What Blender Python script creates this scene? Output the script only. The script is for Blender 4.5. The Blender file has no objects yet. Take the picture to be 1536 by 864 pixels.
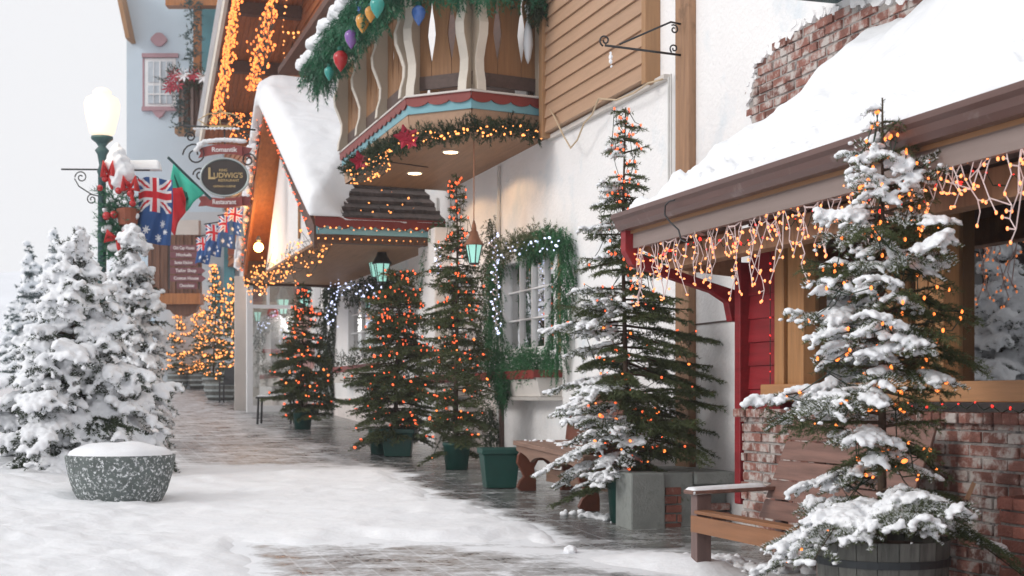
import bpy, bmesh, math, random
import numpy as np
from mathutils import Vector, Matrix, noise
R = math.radians; random.seed(1)
SC = bpy.context.scene
COL = SC.collection
# ------------------------------------------------------------------ camera, sky, light, exposure
CAMZ = 1.45; F = 2133.0; U0 = 768.0; V0 = 595.0
cd = bpy.data.cameras.new('camera'); cam = bpy.data.objects.new('camera', cd); COL.objects.link(cam)
cam.location = (0, 0, CAMZ); cam.rotation_euler = (R(90), 0, 0)
cd.sensor_width = 36; cd.lens = 50; cd.shift_y = (V0 - 432) / 1536.0
cd.clip_end = 2000; cd.clip_start = .1
cd.dof.use_dof = True; cd.dof.focus_distance = 9.5; cd.dof.aperture_fstop = 4.0
SC.camera = cam
w = bpy.data.worlds.new('World'); SC.world = w; w.use_nodes = True
nt = w.node_tree; bg = nt.nodes['Background']
sky = nt.nodes.new('ShaderNodeTexSky'); sky.sky_type = 'NISHITA'; sky.sun_disc = False
SUN_EL, SUN_ROT = 25, 247
sky.sun_elevation = R(SUN_EL); sky.sun_rotation = R(SUN_ROT); sky.dust_density = 6; sky.air_density = 1.2
hs = nt.nodes.new('ShaderNodeHueSaturation'); hs.inputs['Saturation'].default_value = .12
mx = nt.nodes.new('ShaderNodeMixRGB'); mx.inputs[0].default_value = .86; mx.inputs[2].default_value = (9.0, 9.05, 9.3, 1)
nt.links.new(sky.outputs[0], hs.inputs['Color']); nt.links.new(hs.outputs[0], mx.inputs[1])
nt.links.new(mx.outputs[0], bg.inputs[0]); bg.inputs[1].default_value = .10
sl = bpy.data.lights.new('sun', 'SUN'); so = bpy.data.objects.new('sun', sl); COL.objects.link(so)
sl.energy = 1.0; sl.angle = R(18); sl.color = (1, .96, .92)
_a = R(SUN_ROT); _e = R(SUN_EL)
sd = Vector((math.sin(_a) * math.cos(_e), math.cos(_a) * math.cos(_e), math.sin(_e)))
so.rotation_euler = sd.to_track_quat('Z', 'Y').to_euler()
SC.view_settings.view_transform = 'Standard'; SC.view_settings.look = 'None'
SC.view_settings.gamma = 1; SC.view_settings.exposure = 0.17; SC.view_settings.use_curve_mapping = False
SC.cycles.use_denoising = True; SC.cycles.max_bounces = 7; SC.cycles.diffuse_bounces = 4
SC.cycles.transparent_max_bounces = 12; SC.cycles.volume_bounces = 1
SC.cycles.sample_clamp_indirect = 4; SC.cycles.use_adaptive_sampling = True; SC.cycles.adaptive_threshold = .02

# ------------------------------------------------------------------ frames
SL = .0408                                   # the street climbs away from the camera
DX, DY = -.3054, .9522                       # along the inn wall; outward normal is (-DY, DX)
TH = math.atan2(DY, DX)
def P(t, o, z): return Vector((5.31 + t * DX - o * DY, t * DY + o * DX, z))
def inv(X, Y):
    x, y = X - 5.31, Y
    return (x * DX + y * DY, -x * DY + y * DX)
def gz(t, o): return SL * (DY * t + DX * o)
def Yof(u, o): return (11326 - 2240 * o) / (u - 84)
def T(u, o): return (Yof(u, o) - DX * o) / DY
def Z(u, v, o): return CAMZ - (v - V0) * Yof(u, o) / F
def A(u, v, Y): return Vector(((u - U0) / F * Y, Y, CAMZ - (v - V0) / F * Y))
def Gd(u, v):                                # ground point under a spot of the photograph
    Y = 3093 / (v - 508.0); return ((u - U0) / F * Y, Y, SL * Y)

# ------------------------------------------------------------------ objects
BASE = {}; WALLF = {}
def lab(o, label=None, cat=None, group=None, kind=None):
    if label: o['label'] = label
    if cat: o['category'] = cat
    if group: o['group'] = group
    if kind: o['kind'] = kind
    return o
def thing(name, label, cat, base=(0, 0, 0), wall=True, group=None, kind=None):
    o = bpy.data.objects.new(name, None); COL.objects.link(o); o.empty_display_size = .1
    BASE[o.name] = Vector(base)
    if wall:
        o.location = P(*base); o.rotation_euler = (0, 0, TH)
    else: o.location = base
    return lab(o, label, cat, group, kind)
def place(o, parent, base):
    if parent: o.parent = parent
    BASE[o.name] = Vector(base)
def copy_tree(o, parent=None):
    c = o.copy(); COL.objects.link(c)
    if parent: c.parent = parent
    BASE[c.name] = BASE.get(o.name, Vector((0, 0, 0)))
    for ch in list(o.children): copy_tree(ch, c)
    return c

class MB:
    def __init__(s): s.v = []; s.f = []; s.mi = []; s.m = 0
    def add(s, vs, fs):
        n = len(s.v); s.v += [tuple(a) for a in vs]; s.f += [tuple(i + n for i in f) for f in fs]; s.mi += [s.m] * len(fs); return s
    def box(s, x0, x1, y0, y1, z0, z1):
        x0, x1 = sorted((x0, x1)); y0, y1 = sorted((y0, y1)); z0, z1 = sorted((z0, z1))
        v = [(x, y, z) for z in (z0, z1) for x, y in ((x0, y0), (x1, y0), (x1, y1), (x0, y1))]
        return s.add(v, [(0, 3, 2, 1), (4, 5, 6, 7), (0, 1, 5, 4), (1, 2, 6, 5), (2, 3, 7, 6), (3, 0, 4, 7)])
    def hexa(s, a, b):                       # two quads (lists of 4 points)
        return s.add(list(a) + list(b), [(0, 3, 2, 1), (4, 5, 6, 7), (0, 1, 5, 4), (1, 2, 6, 5), (2, 3, 7, 6), (3, 0, 4, 7)])
    def prism(s, poly, fn, d0, d1):          # poly of (a,b); fn(a,b,d) -> point
        n = len(poly)
        v = [fn(a, b, d0) for a, b in poly] + [fn(a, b, d1) for a, b in poly]
        return s.add(v, [tuple(range(n)), tuple(range(2 * n - 1, n - 1, -1))] + [(i, i + n, (i + 1) % n + n, (i + 1) % n) for i in range(n)])
    def tube(s, pts, r, n=6, cap=True):
        pts = [Vector(p) for p in pts]; m = len(pts); rr = r if isinstance(r, (list, tuple)) else [r] * m
        vs = []; fs = []; up = Vector((0, 0, 1)); a = None
        for i, p in enumerate(pts):
            t = (pts[min(i + 1, m - 1)] - pts[max(i - 1, 0)])
            if t.length < 1e-9: t = up
            t.normalize()
            if a is None:
                a = t.cross(up)
                if a.length < .1: a = t.cross(Vector((1, 0, 0)))
            else: a = a - t * a.dot(t)
            a.normalize(); b = t.cross(a)
            for k in range(n):
                q = 2 * math.pi * k / n; vs.append(p + (a * math.cos(q) + b * math.sin(q)) * rr[i])
        for i in range(m - 1):
            for k in range(n):
                fs.append((i * n + k, i * n + (k + 1) % n, (i + 1) * n + (k + 1) % n, (i + 1) * n + k))
        if cap: fs += [tuple(range(n - 1, -1, -1)), tuple((m - 1) * n + k for k in range(n))]
        return s.add(vs, fs)
    def lathe(s, prof, c=(0, 0, 0), n=24, rot=0, sx=1, sy=1):
        vs = []; fs = []; m = len(prof)
        for r, z in prof:
            for k in range(n):
                q = 2 * math.pi * k / n + rot; vs.append((c[0] + r * math.cos(q) * sx, c[1] + r * math.sin(q) * sy, c[2] + z))
        for i in range(m - 1):
            for k in range(n): fs.append((i * n + k, i * n + (k + 1) % n, (i + 1) * n + (k + 1) % n, (i + 1) * n + k))
        fs += [tuple(range(n - 1, -1, -1)), tuple((m - 1) * n + k for k in range(n))]
        return s.add(vs, fs)
    def ball(s, c, r, n=8, sz=1):
        pr = [(max(r * math.sin(math.pi * i / (n // 2 + 1)), 1e-4), -r * sz * math.cos(math.pi * i / (n // 2 + 1))) for i in range(n // 2 + 2)]
        return s.lathe(pr, c, n)
    def build(s, name, mat, parent=None, base=None, wall=True, smooth=False, bevel=0, label=None):
        me = bpy.data.meshes.new(name)
        if base is None: base = BASE[parent.name] if parent else Vector((0, 0, 0))
        b = Vector(base)
        me.from_pydata([(x - b.x, y - b.y, z - b.z) for x, y, z in s.v], [], s.f)
        for m in (mat if isinstance(mat, (list, tuple)) else [mat]): me.materials.append(m)
        if max(s.mi, default=0): me.polygons.foreach_set('material_index', s.mi)
        if smooth: me.polygons.foreach_set('use_smooth', [True] * len(me.polygons))
        me.update()
        o = bpy.data.objects.new(name, me); COL.objects.link(o); place(o, parent, b)
        if not parent:
            if wall: o.location = P(*b); o.rotation_euler = (0, 0, TH)
            else: o.location = b
        if bevel:
            m = o.modifiers.new('bevel', 'BEVEL'); m.width = bevel; m.segments = 2; m.limit_method = 'ANGLE'
        if label: o['label'] = label
        return o

# ------------------------------------------------------------------ materials
def nodes(name):
    m = bpy.data.materials.new(name); m.use_nodes = True; t = m.node_tree
    return m, t, t.nodes['Principled BSDF']
def N(t, typ, **k):
    n = t.nodes.new(typ)
    for a, b in k.items():
        if a in n.inputs: n.inputs[a].default_value = b
        else: setattr(n, a, b)
    return n
def c4(c): return (c[0], c[1], c[2], 1)
def sc(c, k): return tuple(min(x * k, .95) for x in c[:3])
def mat(name, col, rough=.65, var=.2, ns=4, bump=.15, bs=40, stretch=(1, 1, 1), col2=None, metal=0, island=0, spec=.4, dirt=None, dirts=1.5, dirtt=.55):
    m, t, p = nodes(name); L = t.links.new
    p.inputs['Roughness'].default_value = rough; p.inputs['Metallic'].default_value = metal
    p.inputs['Specular IOR Level'].default_value = spec
    tc = N(t, 'ShaderNodeTexCoord'); mp = N(t, 'ShaderNodeMapping'); mp.inputs['Scale'].default_value = stretch
    L(tc.outputs['Object'], mp.inputs[0])
    n1 = N(t, 'ShaderNodeTexNoise', Scale=ns, Detail=6.0, Roughness=.6); L(mp.outputs[0], n1.inputs[0])
    r = N(t, 'ShaderNodeValToRGB'); L(n1.outputs[0], r.inputs[0])
    r.color_ramp.elements[0].position = .3; r.color_ramp.elements[1].position = .7
    r.color_ramp.elements[0].color = c4(sc(col, 1 - var)); r.color_ramp.elements[1].color = c4(col2 or sc(col, 1 + var))
    out = r.outputs[0]
    if island:
        g = N(t, 'ShaderNodeNewGeometry'); h = N(t, 'ShaderNodeHueSaturation')
        mr = N(t, 'ShaderNodeMapRange'); mr.inputs[3].default_value = 1 - island; mr.inputs[4].default_value = 1 + island
        L(g.outputs['Random Per Island'], mr.inputs[0]); L(mr.outputs[0], h.inputs['Value']); L(out, h.inputs['Color']); out = h.outputs[0]
    if dirt:
        n3 = N(t, 'ShaderNodeTexNoise', Scale=dirts, Detail=8.0, Roughness=.65); L(tc.outputs['Object'], n3.inputs[0])
        r3 = N(t, 'ShaderNodeValToRGB'); r3.color_ramp.elements[0].position = dirtt - .04; r3.color_ramp.elements[1].position = dirtt + .08
        L(n3.outputs[0], r3.inputs[0]); mm = N(t, 'ShaderNodeMixRGB'); L(r3.outputs[0], mm.inputs[0]); L(out, mm.inputs[1]); mm.inputs[2].default_value = c4(dirt); out = mm.outputs[0]
    L(out, p.inputs['Base Color'])
    if bump:
        n2 = N(t, 'ShaderNodeTexNoise', Scale=bs, Detail=5.0); L(mp.outputs[0], n2.inputs[0])
        b = N(t, 'ShaderNodeBump', Strength=bump, Distance=.02); L(n2.outputs[0], b.inputs['Height']); L(b.outputs[0], p.inputs['Normal'])
    return m
def emi(name, col, s, samp=False):
    m, t, p = nodes(name); p.inputs['Base Color'].default_value = c4(sc(col, .5))
    p.inputs['Emission Color'].default_value = c4(col); p.inputs['Emission Strength'].default_value = s
    if not samp: m.cycles.emission_sampling = 'NONE'
    return m
WX = (.6, 9, 9)      # grain along local x (t)
WZ = (9, 9, .6)
WY = (9, .6, 9)
M = {}
M['stucco'] = mat('stucco', (.83, .82, .82), .85, .04, 1.2, .5, 26, dirt=(.66, .65, .66), dirts=.9, dirtt=.62)
M['mural'] = mat('mural_stucco', (.84, .825, .82), .85, .04, 1.2, .5, 26, dirt=(.70, .74, .77), dirts=1.1, dirtt=.58)
M['stucco_pink'] = mat('stucco_warm', (.78, .71, .68), .85, .07, 2, .4, 26, dirt=(.55, .46, .43), dirts=2, dirtt=.6)
M['stucco_blue'] = mat('stucco_blue', (.56, .66, .74), .85, .05, .6, .2, 20)
M['tan'] = mat('tan_siding', (.43, .27, .175), .6, .08, 3, .1, 60, WX, island=.06)
M['tan_trim'] = mat('tan_trim', (.36, .20, .10), .6, .12, 3, .1, 60, WZ)
M['post'] = mat('beige_post', (.33, .185, .105), .6, .22, 3, .2, 60, WZ, dirt=(.20, .11, .06), dirts=3, dirtt=.62)
M['beige'] = mat('beige_paint', (.44, .36, .28), .6, .06, 4, .08, 50)
M['beige_edge'] = mat('cream_edge', (.66, .60, .52), .6, .06, 4, .08, 50)
M['board'] = mat('brown_board', (.27, .135, .06), .6, .18, 3, .2, 50, WZ, island=.12)
M['dark_rail'] = mat('dark_rail', (.09, .055, .045), .55, .2, 3, .15, 50, WX)
M['red'] = mat('red_paint', (.24, .013, .018), .5, .25, 2, .1, 30, WX, island=.05)
M['red_trim'] = mat('red_trim', (.22, .035, .028), .5, .15, 2, .1, 30)
M['teal_trim'] = mat('teal_trim', (.20, .42, .48), .5, .1, 2, .1, 30)
M['soffit'] = mat('soffit_wood', (.30, .15, .07), .5, .2, 2.5, .15, 40, WX, island=.12)
M['orange_wood'] = mat('orange_wood', (.33, .11, .035), .5, .25, 2, .15, 40, WX, island=.12)
M['orange_board'] = mat('orange_board', (.38, .15, .05), .5, .25, 2, .15, 40, WZ, island=.15)
M['dark_wood'] = mat('dark_wood', (.085, .04, .025), .5, .3, 3, .2, 40, WX)
M['frame_wood'] = mat('frame_wood', (.40, .20, .08), .45, .2, 3, .1, 40, WZ)
M['sill_wood'] = mat('sill_wood', (.42, .21, .09), .45, .15, 3, .1, 40, WX)
M['shingle'] = mat('shingle', (.075, .055, .05), .8, .35, 6, .4, 40, (1, 3, 1), island=.3)
M['gutter'] = mat('gutter_metal', (.12, .062, .052), .35, .12, 2, .05, 30, (.4, 4, 4), spec=.5, dirt=(.2, .15, .14), dirts=5, dirtt=.62)
M['fascia'] = mat('grey_fascia', (.26, .20, .18), .6, .1, 2, .1, 40, WX)
M['brick'] = mat('brick', (.30, .11, .08), .85, .3, 7, .5, 60, island=.32, dirt=(.42, .36, .33), dirts=7, dirtt=.60)
M['brick_old'] = mat('old_brick', (.25, .11, .085), .85, .35, 7, .6, 60, island=.35, dirt=(.50, .45, .42), dirts=7, dirtt=.51)
M['mortar'] = mat('mortar', (.36, .33, .31), .95, .25, 12, .6, 70, dirt=(.14, .13, .13), dirts=9, dirtt=.56)
M['concrete'] = mat('concrete', (.25, .265, .25), .85, .22, 5, .3, 60, dirt=(.14, .15, .14), dirts=5, dirtt=.58)
M['snow'] = mat('snow', (.84, .855, .885), .75, .03, 3, .35, 18, col2=(.88, .89, .91), spec=.25)
M['green_pot'] = mat('green_plastic', (.004, .058, .045), .45, .2, 4, .05, 30, spec=.5)
M['bench_red'] = mat('carved_bench_wood', (.15, .042, .02), .42, .3, 3, .15, 40, spec=.5)
M['bench_seat'] = mat('bench_seat_wood', (.25, .15, .11), .6, .25, 4, .2, 40, WX)
M['adir'] = mat('brown_slat', (.215, .115, .09), .5, .32, 3, .12, 40, WX, island=.12)
M['adir_leg'] = mat('brown_leg', (.17, .11, .10), .5, .18, 3, .12, 40, WZ)
M['adir_seat'] = mat('seat_slat_lit_orange', (.29, .13, .06), .5, .2, 3, .12, 40, WX, island=.1)  # warm light on the seat painted into the slat colour
M['barrel'] = mat('barrel_stave', (.115, .115, .105), .7, .35, 5, .3, 40, (6, 6, .8), island=.35, dirt=(.2, .21, .2), dirts=6, dirtt=.62)
M['hoop'] = mat('barrel_hoop', (.05, .055, .06), .5, .2, 4, .1, 40, metal=.6)
M['iron'] = mat('black_iron', (.02, .02, .022), .45, .2, 4, .1, 40, spec=.5)
M['lamp_green'] = mat('lamp_post_green', (.035, .085, .09), .45, .2, 3, .1, 30)
M['bark'] = mat('bark', (.07, .045, .03), .9, .3, 20, .5, 60)
M['needle'] = mat('needles', (.055, .075, .026), .6, .35, 3, 0, 10, island=.0, col2=(.12, .15, .055))
M['needle_dark'] = mat('needles_dark', (.022, .040, .020), .6, .35, 3, 0, 10, col2=(.055, .082, .034))
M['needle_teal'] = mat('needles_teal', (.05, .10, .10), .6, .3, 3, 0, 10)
M['cedar'] = mat('cedar_garland', (.02, .10, .035), .55, .4, 5, 0, 10, col2=(.045, .19, .07))
M['plastic_fir'] = mat('plastic_garland', (.01, .11, .055), .4, .4, 5, 0, 10, col2=(.03, .22, .10), spec=.6)
M['wire'] = mat('dark_wire', (.012, .03, .015), .5, .1, 4, 0)
M['wire_pale'] = mat('pale_wire', (.72, .58, .56), .45, .05, 4, 0)
M['cable'] = mat('cable_tan', (.55, .42, .28), .5, .1, 4, 0)
M['pipe'] = mat('pipe_white', (.6, .59, .57), .5, .1, 4, 0)
M['white'] = mat('white_paint', (.78, .78, .79), .5, .04, 3, .05, 30)
M['offwhite'] = mat('offwhite_paint', (.62, .58, .54), .6, .06, 3, .05, 30)
M['mauve'] = mat('mauve_trim', (.42, .26, .29), .6, .1, 3, .05, 30)
M['curtain'] = mat('curtain', (.78, .78, .78), .9, .2, 2, .1, 20, (14, 14, .5))
M['curtain_orange'] = mat('curtain_orange', (.34, .12, .03), .8, .3, 2, .1, 20, (14, 14, .5))
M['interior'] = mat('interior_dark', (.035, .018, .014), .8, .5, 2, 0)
M['red_ball'] = mat('red_gloss', (.50, .012, .015), .15, .1, 2, 0, spec=.7)
M['ribbon'] = mat('red_ribbon', (.50, .015, .015), .5, .2, 6, .1, 40)
M['poinsettia'] = mat('poinsettia', (.36, .015, .04), .6, .35, 6, .1, 40)
M['gold'] = mat('gold_paint', (.50, .36, .17), .4, .15, 4, 0)
M['sign_black'] = mat('sign_face', (.045, .035, .032), .5, .2, 5, .05, 30)
M['sign_red'] = mat('banner_red', (.26, .055, .05), .5, .15, 4, .05, 30)
M['sign_mauve'] = mat('plaque_mauve', (.20, .07, .085), .55, .2, 4, .05, 30, island=.1)
M['letter'] = mat('letter_white', (.78, .72, .72), .6, .03, 4, 0)
M['flag_blue'] = mat('flag_blue', (.03, .09, .26), .8, .15, 3, .1, 20)
M['flag_white'] = mat('flag_white', (.78, .78, .8), .8, .03, 3, .1, 20)
M['flag_red'] = mat('flag_red', (.60, .02, .03), .8, .15, 3, .1, 20)
M['flag_teal'] = mat('flag_teal', (.06, .52, .38), .8, .1, 3, .1, 20)
M['flag_dark'] = mat('flag_dark_green', (.01, .10, .07), .8, .1, 3, .1, 20)
M['sweater'] = mat('white_knit', (.80, .79, .80), .9, .04, 6, .4, 60)
M['pink'] = mat('pink_board', (.60, .36, .33), .7, .1, 3, .05, 30)
M['copper'] = mat('copper_cap', (.26, .11, .06), .4, .3, 8, .1, 30, metal=.5)
M['teal_wall'] = mat('teal_wall', (.10, .27, .32), .7, .1, 2, .05, 30)
M['brown_wall'] = mat('carved_brown', (.16, .075, .045), .6, .25, 3, .2, 30, WZ, island=.15)
M['dark_green'] = mat('dark_green_soffit', (.05, .09, .09), .6, .2, 2, .1, 20)
M['terracotta'] = mat('terracotta', (.30, .09, .05), .7, .15, 3, .1, 30)
M['bulb'] = emi('warm_bulb', (1, .23, .045), 2.3)
M['bulb_gold'] = emi('gold_bulb', (1, .34, .09), 2.2)
M['bulb_deep'] = emi('deep_bulb', (1, .13, .04), 1.8)
M['bulb_red'] = emi('red_bulb', (1, .04, .03), 1.6)
M['bulb_white'] = emi('white_bulb', (.66, .72, 1), 1.6)
M['bulb_pale'] = emi('pale_bulb', (1, .30, .10), 2.1)
M['lamp_disc'] = emi('recessed_lamp', (1, .72, .40), 7, True)
M['globe'] = emi('street_globe', (1, .80, .62), .95, True)
M['porch_lamp'] = emi('porch_lamp', (1, .50, .10), 25, True)
M['lantern_glass'] = emi('lantern_glass', (.36, .72, .62), .75)
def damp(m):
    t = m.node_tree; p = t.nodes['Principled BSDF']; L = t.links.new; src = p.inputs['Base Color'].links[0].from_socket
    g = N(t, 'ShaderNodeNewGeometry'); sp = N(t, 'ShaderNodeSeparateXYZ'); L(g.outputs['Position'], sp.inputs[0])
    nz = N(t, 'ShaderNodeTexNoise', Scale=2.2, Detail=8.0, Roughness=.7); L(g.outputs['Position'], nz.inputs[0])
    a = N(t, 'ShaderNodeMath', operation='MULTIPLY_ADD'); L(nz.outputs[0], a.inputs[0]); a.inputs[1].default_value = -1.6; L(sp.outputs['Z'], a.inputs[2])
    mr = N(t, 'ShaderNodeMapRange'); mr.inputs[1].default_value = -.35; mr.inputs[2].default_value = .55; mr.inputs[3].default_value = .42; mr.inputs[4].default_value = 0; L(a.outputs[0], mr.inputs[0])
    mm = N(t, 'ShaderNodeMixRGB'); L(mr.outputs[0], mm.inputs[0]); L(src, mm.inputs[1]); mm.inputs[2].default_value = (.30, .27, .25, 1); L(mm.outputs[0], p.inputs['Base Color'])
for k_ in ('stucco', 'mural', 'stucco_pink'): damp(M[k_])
def ball_mat(n, c):
    M[n] = mat(n, c, .22, .1, 3, 0, spec=.7)
ball_mat('orn_blue', (.06, .16, .48)); ball_mat('orn_yellow', (.62, .28, .04)); ball_mat('orn_purple', (.22, .10, .36)); ball_mat('orn_red', (.45, .01, .015)); ball_mat('orn_teal', (.03, .30, .26)); ball_mat('orn_frost', (.6, .62, .65))
# window glass: partly mirror, partly clear
def glassmat(name, fac, tint=(.9, .95, .95)):
    m, t, p = nodes(name); out = t.nodes['Material Output']
    tr = N(t, 'ShaderNodeBsdfTransparent'); tr.inputs[0].default_value = c4(tint)
    gl = N(t, 'ShaderNodeBsdfGlossy', Roughness=.015); gl.inputs[0].default_value = (1, 1, 1, 1)
    lw = N(t, 'ShaderNodeLayerWeight', Blend=.35); mr = N(t, 'ShaderNodeMapRange'); mr.inputs[3].default_value = fac; mr.inputs[4].default_value = 1
    t.links.new(lw.outputs['Fresnel'], mr.inputs[0])
    ms = N(t, 'ShaderNodeMixShader'); t.links.new(mr.outputs[0], ms.inputs[0]); t.links.new(tr.outputs[0], ms.inputs[1]); t.links.new(gl.outputs[0], ms.inputs[2])
    t.links.new(ms.outputs[0], out.inputs[0]); t.nodes.remove(p); return m
M['glass'] = glassmat('window_glass', .5); M['glass_dark'] = glassmat('shop_glass', .20, (.6, .6, .6))
# snow speckled concrete (planter)
def dusted(name, col, thr, s, lo=None):
    m = mat(name, col, .8, .25, 6, .4, 60, dirt=(.8, .82, .84), dirts=s, dirtt=thr); return m
M['planter'] = dusted('planter_stone', (.12, .14, .135), .56, 34)

# ------------------------------------------------------------------ ground
def snow_amount(X, Y):
    """1 deep snow, 0 bare wet paving (plan of where people walked and shovelled)"""
    t, o = inv(X, Y)
    n = noise.noise(Vector((X * .7, Y * .45, 3))) * .5 + noise.noise(Vector((X * 2.3, Y * 1.6, 7))) * .35 + noise.noise(Vector((X * 7, Y * 5, 2))) * .16
    def st(a, b, x): x = min(max((x - a) / (b - a), 0), 1); return x * x * (3 - 2 * x)
    far = st(15.2, 16.8, Y + n)                       # the far, trodden stretch
    near = 1 - st(9.7, 10.5, Y + n * .8 + max(0, -(X + 2.2)) * 1.6)
    edge = st(1.30, 1.85, o + n * .6)
    left = st(3.3, 4.3, o + n * .5 + max(0, (Y - 20)) * .05 + (st(0, 1, 10.8 - Y) * max(0, -(X + 1.9)) * 2.0))
    s = edge * (1 - far * .80) * (1 - near * .78)
    s = max(s, left)
    if Y > 24: s = max(s, 0.05)
    hx, hy = X - 1.0, Y - 9.1 + (X - 1.0) * .5          # pile by the brown bench
    pile = math.exp(-(hx * hx / .45 + hy * hy / .20)) * 1.15 + n * .3
    hx, hy = X - .55, Y - 9.55
    s2 = st(.5, .0, abs(hy + hx * .35)) * .52 * st(-1.6, -.4, hx) * (1 - st(.3, .7, hx))
    return min(max(s, pile, s2), 1.3)
def ground_mat():
    m, t, p = nodes('wet_paving'); L = t.links.new
    tc = N(t, 'ShaderNodeTexCoord'); mp = N(t, 'ShaderNodeMapping'); mp.inputs['Rotation'].default_value = (0, 0, -TH); L(tc.outputs['Object'], mp.inputs[0])
    br = N(t, 'ShaderNodeTexBrick', Scale=1.0); br.inputs['Color1'].default_value = (.088, .086, .086, 1); br.inputs['Color2'].default_value = (.145, .14, .14, 1)
    br.inputs['Mortar'].default_value = (.30, .31, .32, 1); br.inputs['Mortar Size'].default_value = .010; br.inputs['Brick Width'].default_value = .42; br.inputs['Row Height'].default_value = .21; br.inputs['Mortar Smooth'].default_value = .5
    L(mp.outputs[0], br.inputs[0])
    at = N(t, 'ShaderNodeAttribute', attribute_name='snow'); ca = N(t, 'ShaderNodeAttribute', attribute_name='slab')
    cm = N(t, 'ShaderNodeMixRGB'); nz = N(t, 'ShaderNodeTexNoise', Scale=3.0, Detail=6.0); L(tc.outputs['Object'], nz.inputs[0])
    rr = N(t, 'ShaderNodeValToRGB'); rr.color_ramp.elements[0].color = (.10, .10, .095, 1); rr.color_ramp.elements[1].color = (.22, .225, .21, 1); rr.color_ramp.elements[0].position = .35; rr.color_ramp.elements[1].position = .65
    L(nz.outputs[0], rr.inputs[0]); L(ca.outputs['Fac'], cm.inputs[0]); L(br.outputs[0], cm.inputs[1]); L(rr.outputs[0], cm.inputs[2])
    # dusting of snow: threshold by the painted amount, broken up by streaky noise
    ms = N(t, 'ShaderNodeMapping'); ms.inputs['Rotation'].default_value = (0, 0, R(8)); ms.inputs['Scale'].default_value = (1.8, 3.0, 1); L(tc.outputs['Object'], ms.inputs[0])
    n1 = N(t, 'ShaderNodeTexNoise', Scale=1.7, Detail=9.0, Roughness=.72, Distortion=.4); L(ms.outputs[0], n1.inputs[0])
    n2 = N(t, 'ShaderNodeTexNoise', Scale=26.0, Detail=4.0, Roughness=.6); L(tc.outputs['Object'], n2.inputs[0])
    a1 = N(t, 'ShaderNodeMath', operation='MULTIPLY_ADD'); L(n2.outputs[0], a1.inputs[0]); a1.inputs[1].default_value = .30; L(n1.outputs[0], a1.inputs[2])
    a2 = N(t, 'ShaderNodeMath', operation='MULTIPLY_ADD'); L(at.outputs['Fac'], a2.inputs[0]); a2.inputs[1].default_value = .80; L(a1.outputs[0], a2.inputs[2])
    r2 = N(t, 'ShaderNodeValToRGB'); r2.color_ramp.elements[0].position = .68; r2.color_ramp.elements[1].position = 1.0; L(a2.outputs[0], r2.inputs[0])
    sm = N(t, 'ShaderNodeMixRGB'); L(r2.outputs[0], sm.inputs[0]); L(cm.outputs[0], sm.inputs[1]); sm.inputs[2].default_value = (.84, .86, .89, 1); L(sm.outputs[0], p.inputs['Base Color'])
    rg = N(t, 'ShaderNodeMapRange'); rg.inputs[3].default_value = .22; rg.inputs[4].default_value = .8; L(r2.outputs[0], rg.inputs[0]); L(rg.outputs[0], p.inputs['Roughness'])
    ad = N(t, 'ShaderNodeMath', operation='ADD'); L(a1.outputs[0], ad.inputs[0]); L(br.outputs['Fac'], ad.inputs[1])
    b = N(t, 'ShaderNodeBump', Strength=.35, Distance=.02); L(a1.outputs[0], b.inputs['Height']); L(b.outputs[0], p.inputs['Normal'])
    return m
def grid(name, xs, ys, zf, m, attrs=(), kind='structure', smooth=True):
    nx, ny = len(xs), len(ys); vs = [(x, y, zf(x, y)) for y in ys for x in xs]
    fs = [(j * nx + i, j * nx + i + 1, (j + 1) * nx + i + 1, (j + 1) * nx + i) for j in range(ny - 1) for i in range(nx - 1)]
    me = bpy.data.meshes.new(name); me.from_pydata(vs, [], fs); me.materials.append(m)
    if smooth: me.polygons.foreach_set('use_smooth', [True] * len(fs))
    for an, af in attrs:
        a = me.attributes.new(an, 'FLOAT', 'POINT'); a.data.foreach_set('value', [af(v[0], v[1]) for v in vs])
    o = bpy.data.objects.new(name, me); COL.objects.link(o)
    if kind: o['kind'] = kind
    return o
def hill(Y): return 0
def slab_amt(X, Y):
    t, o = inv(X, Y)
    return 1.0 if o < 1.15 + .1 * math.sin(t * 2) else 0.0
def axis(a, b, n, p=1): return [a + (b - a) * (i / (n - 1)) ** p for i in range(n)]
gx = [-400, -200, -80, -40, -20] + axis(-12, 8, 200)[0:] + [12, 20, 40, 100, 400]
gy = [-30, -10, 0, 3] + axis(5, 22, 220) + axis(22.2, 50, 110) + [60, 80, 120, 250, 600]
def gzf(X, Y): return SL * min(Y, 60) if Y > 0 else 0
grid('pavement', gx, gy, gzf, ground_mat(), (('snow', snow_amount), ('slab', slab_amt)))
def snow_h(X, Y):
    s = snow_amount(X, Y)
    n = noise.noise(Vector((X * 1.3, Y * 1.3, 1))) * .03 + noise.noise(Vector((X * 4.5, Y * 4, 5))) * .012 + noise.noise(Vector((X * 11, Y * 10, 9))) * .012
    h = (s - .66) * .14 + n * min(1, max(s, 0)) 
    if 8.5 < Y < 17 and -4.5 < X < 1:
        fx, fy = X * 1.7 + .35 * math.sin(Y * .8), Y * 1.25; ix, iy = math.floor(fx), math.floor(fy); hsh = (math.sin(ix * 12.9898 + iy * 78.233) * 43758.5453) % 1
        if hsh > .45:
            ddx, ddy = fx - ix - .35 - hsh * .3, fy - iy - .5; d2 = ddx * ddx / .022 + ddy * ddy / .05
            h += -.016 * math.exp(-d2 * d2) + .005 * math.exp(-(d2 - 2.2) ** 2)
    t, o = inv(X, Y)
    if o > 4.3: h += min((o - 4.3) * .09, .25) + n * 1.2
    if o < 1.0 and s < .3: h = -.2
    return gzf(X, Y) + h
sx = [-400, -200, -80, -40, -20] + axis(-12, 3, 260)
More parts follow.
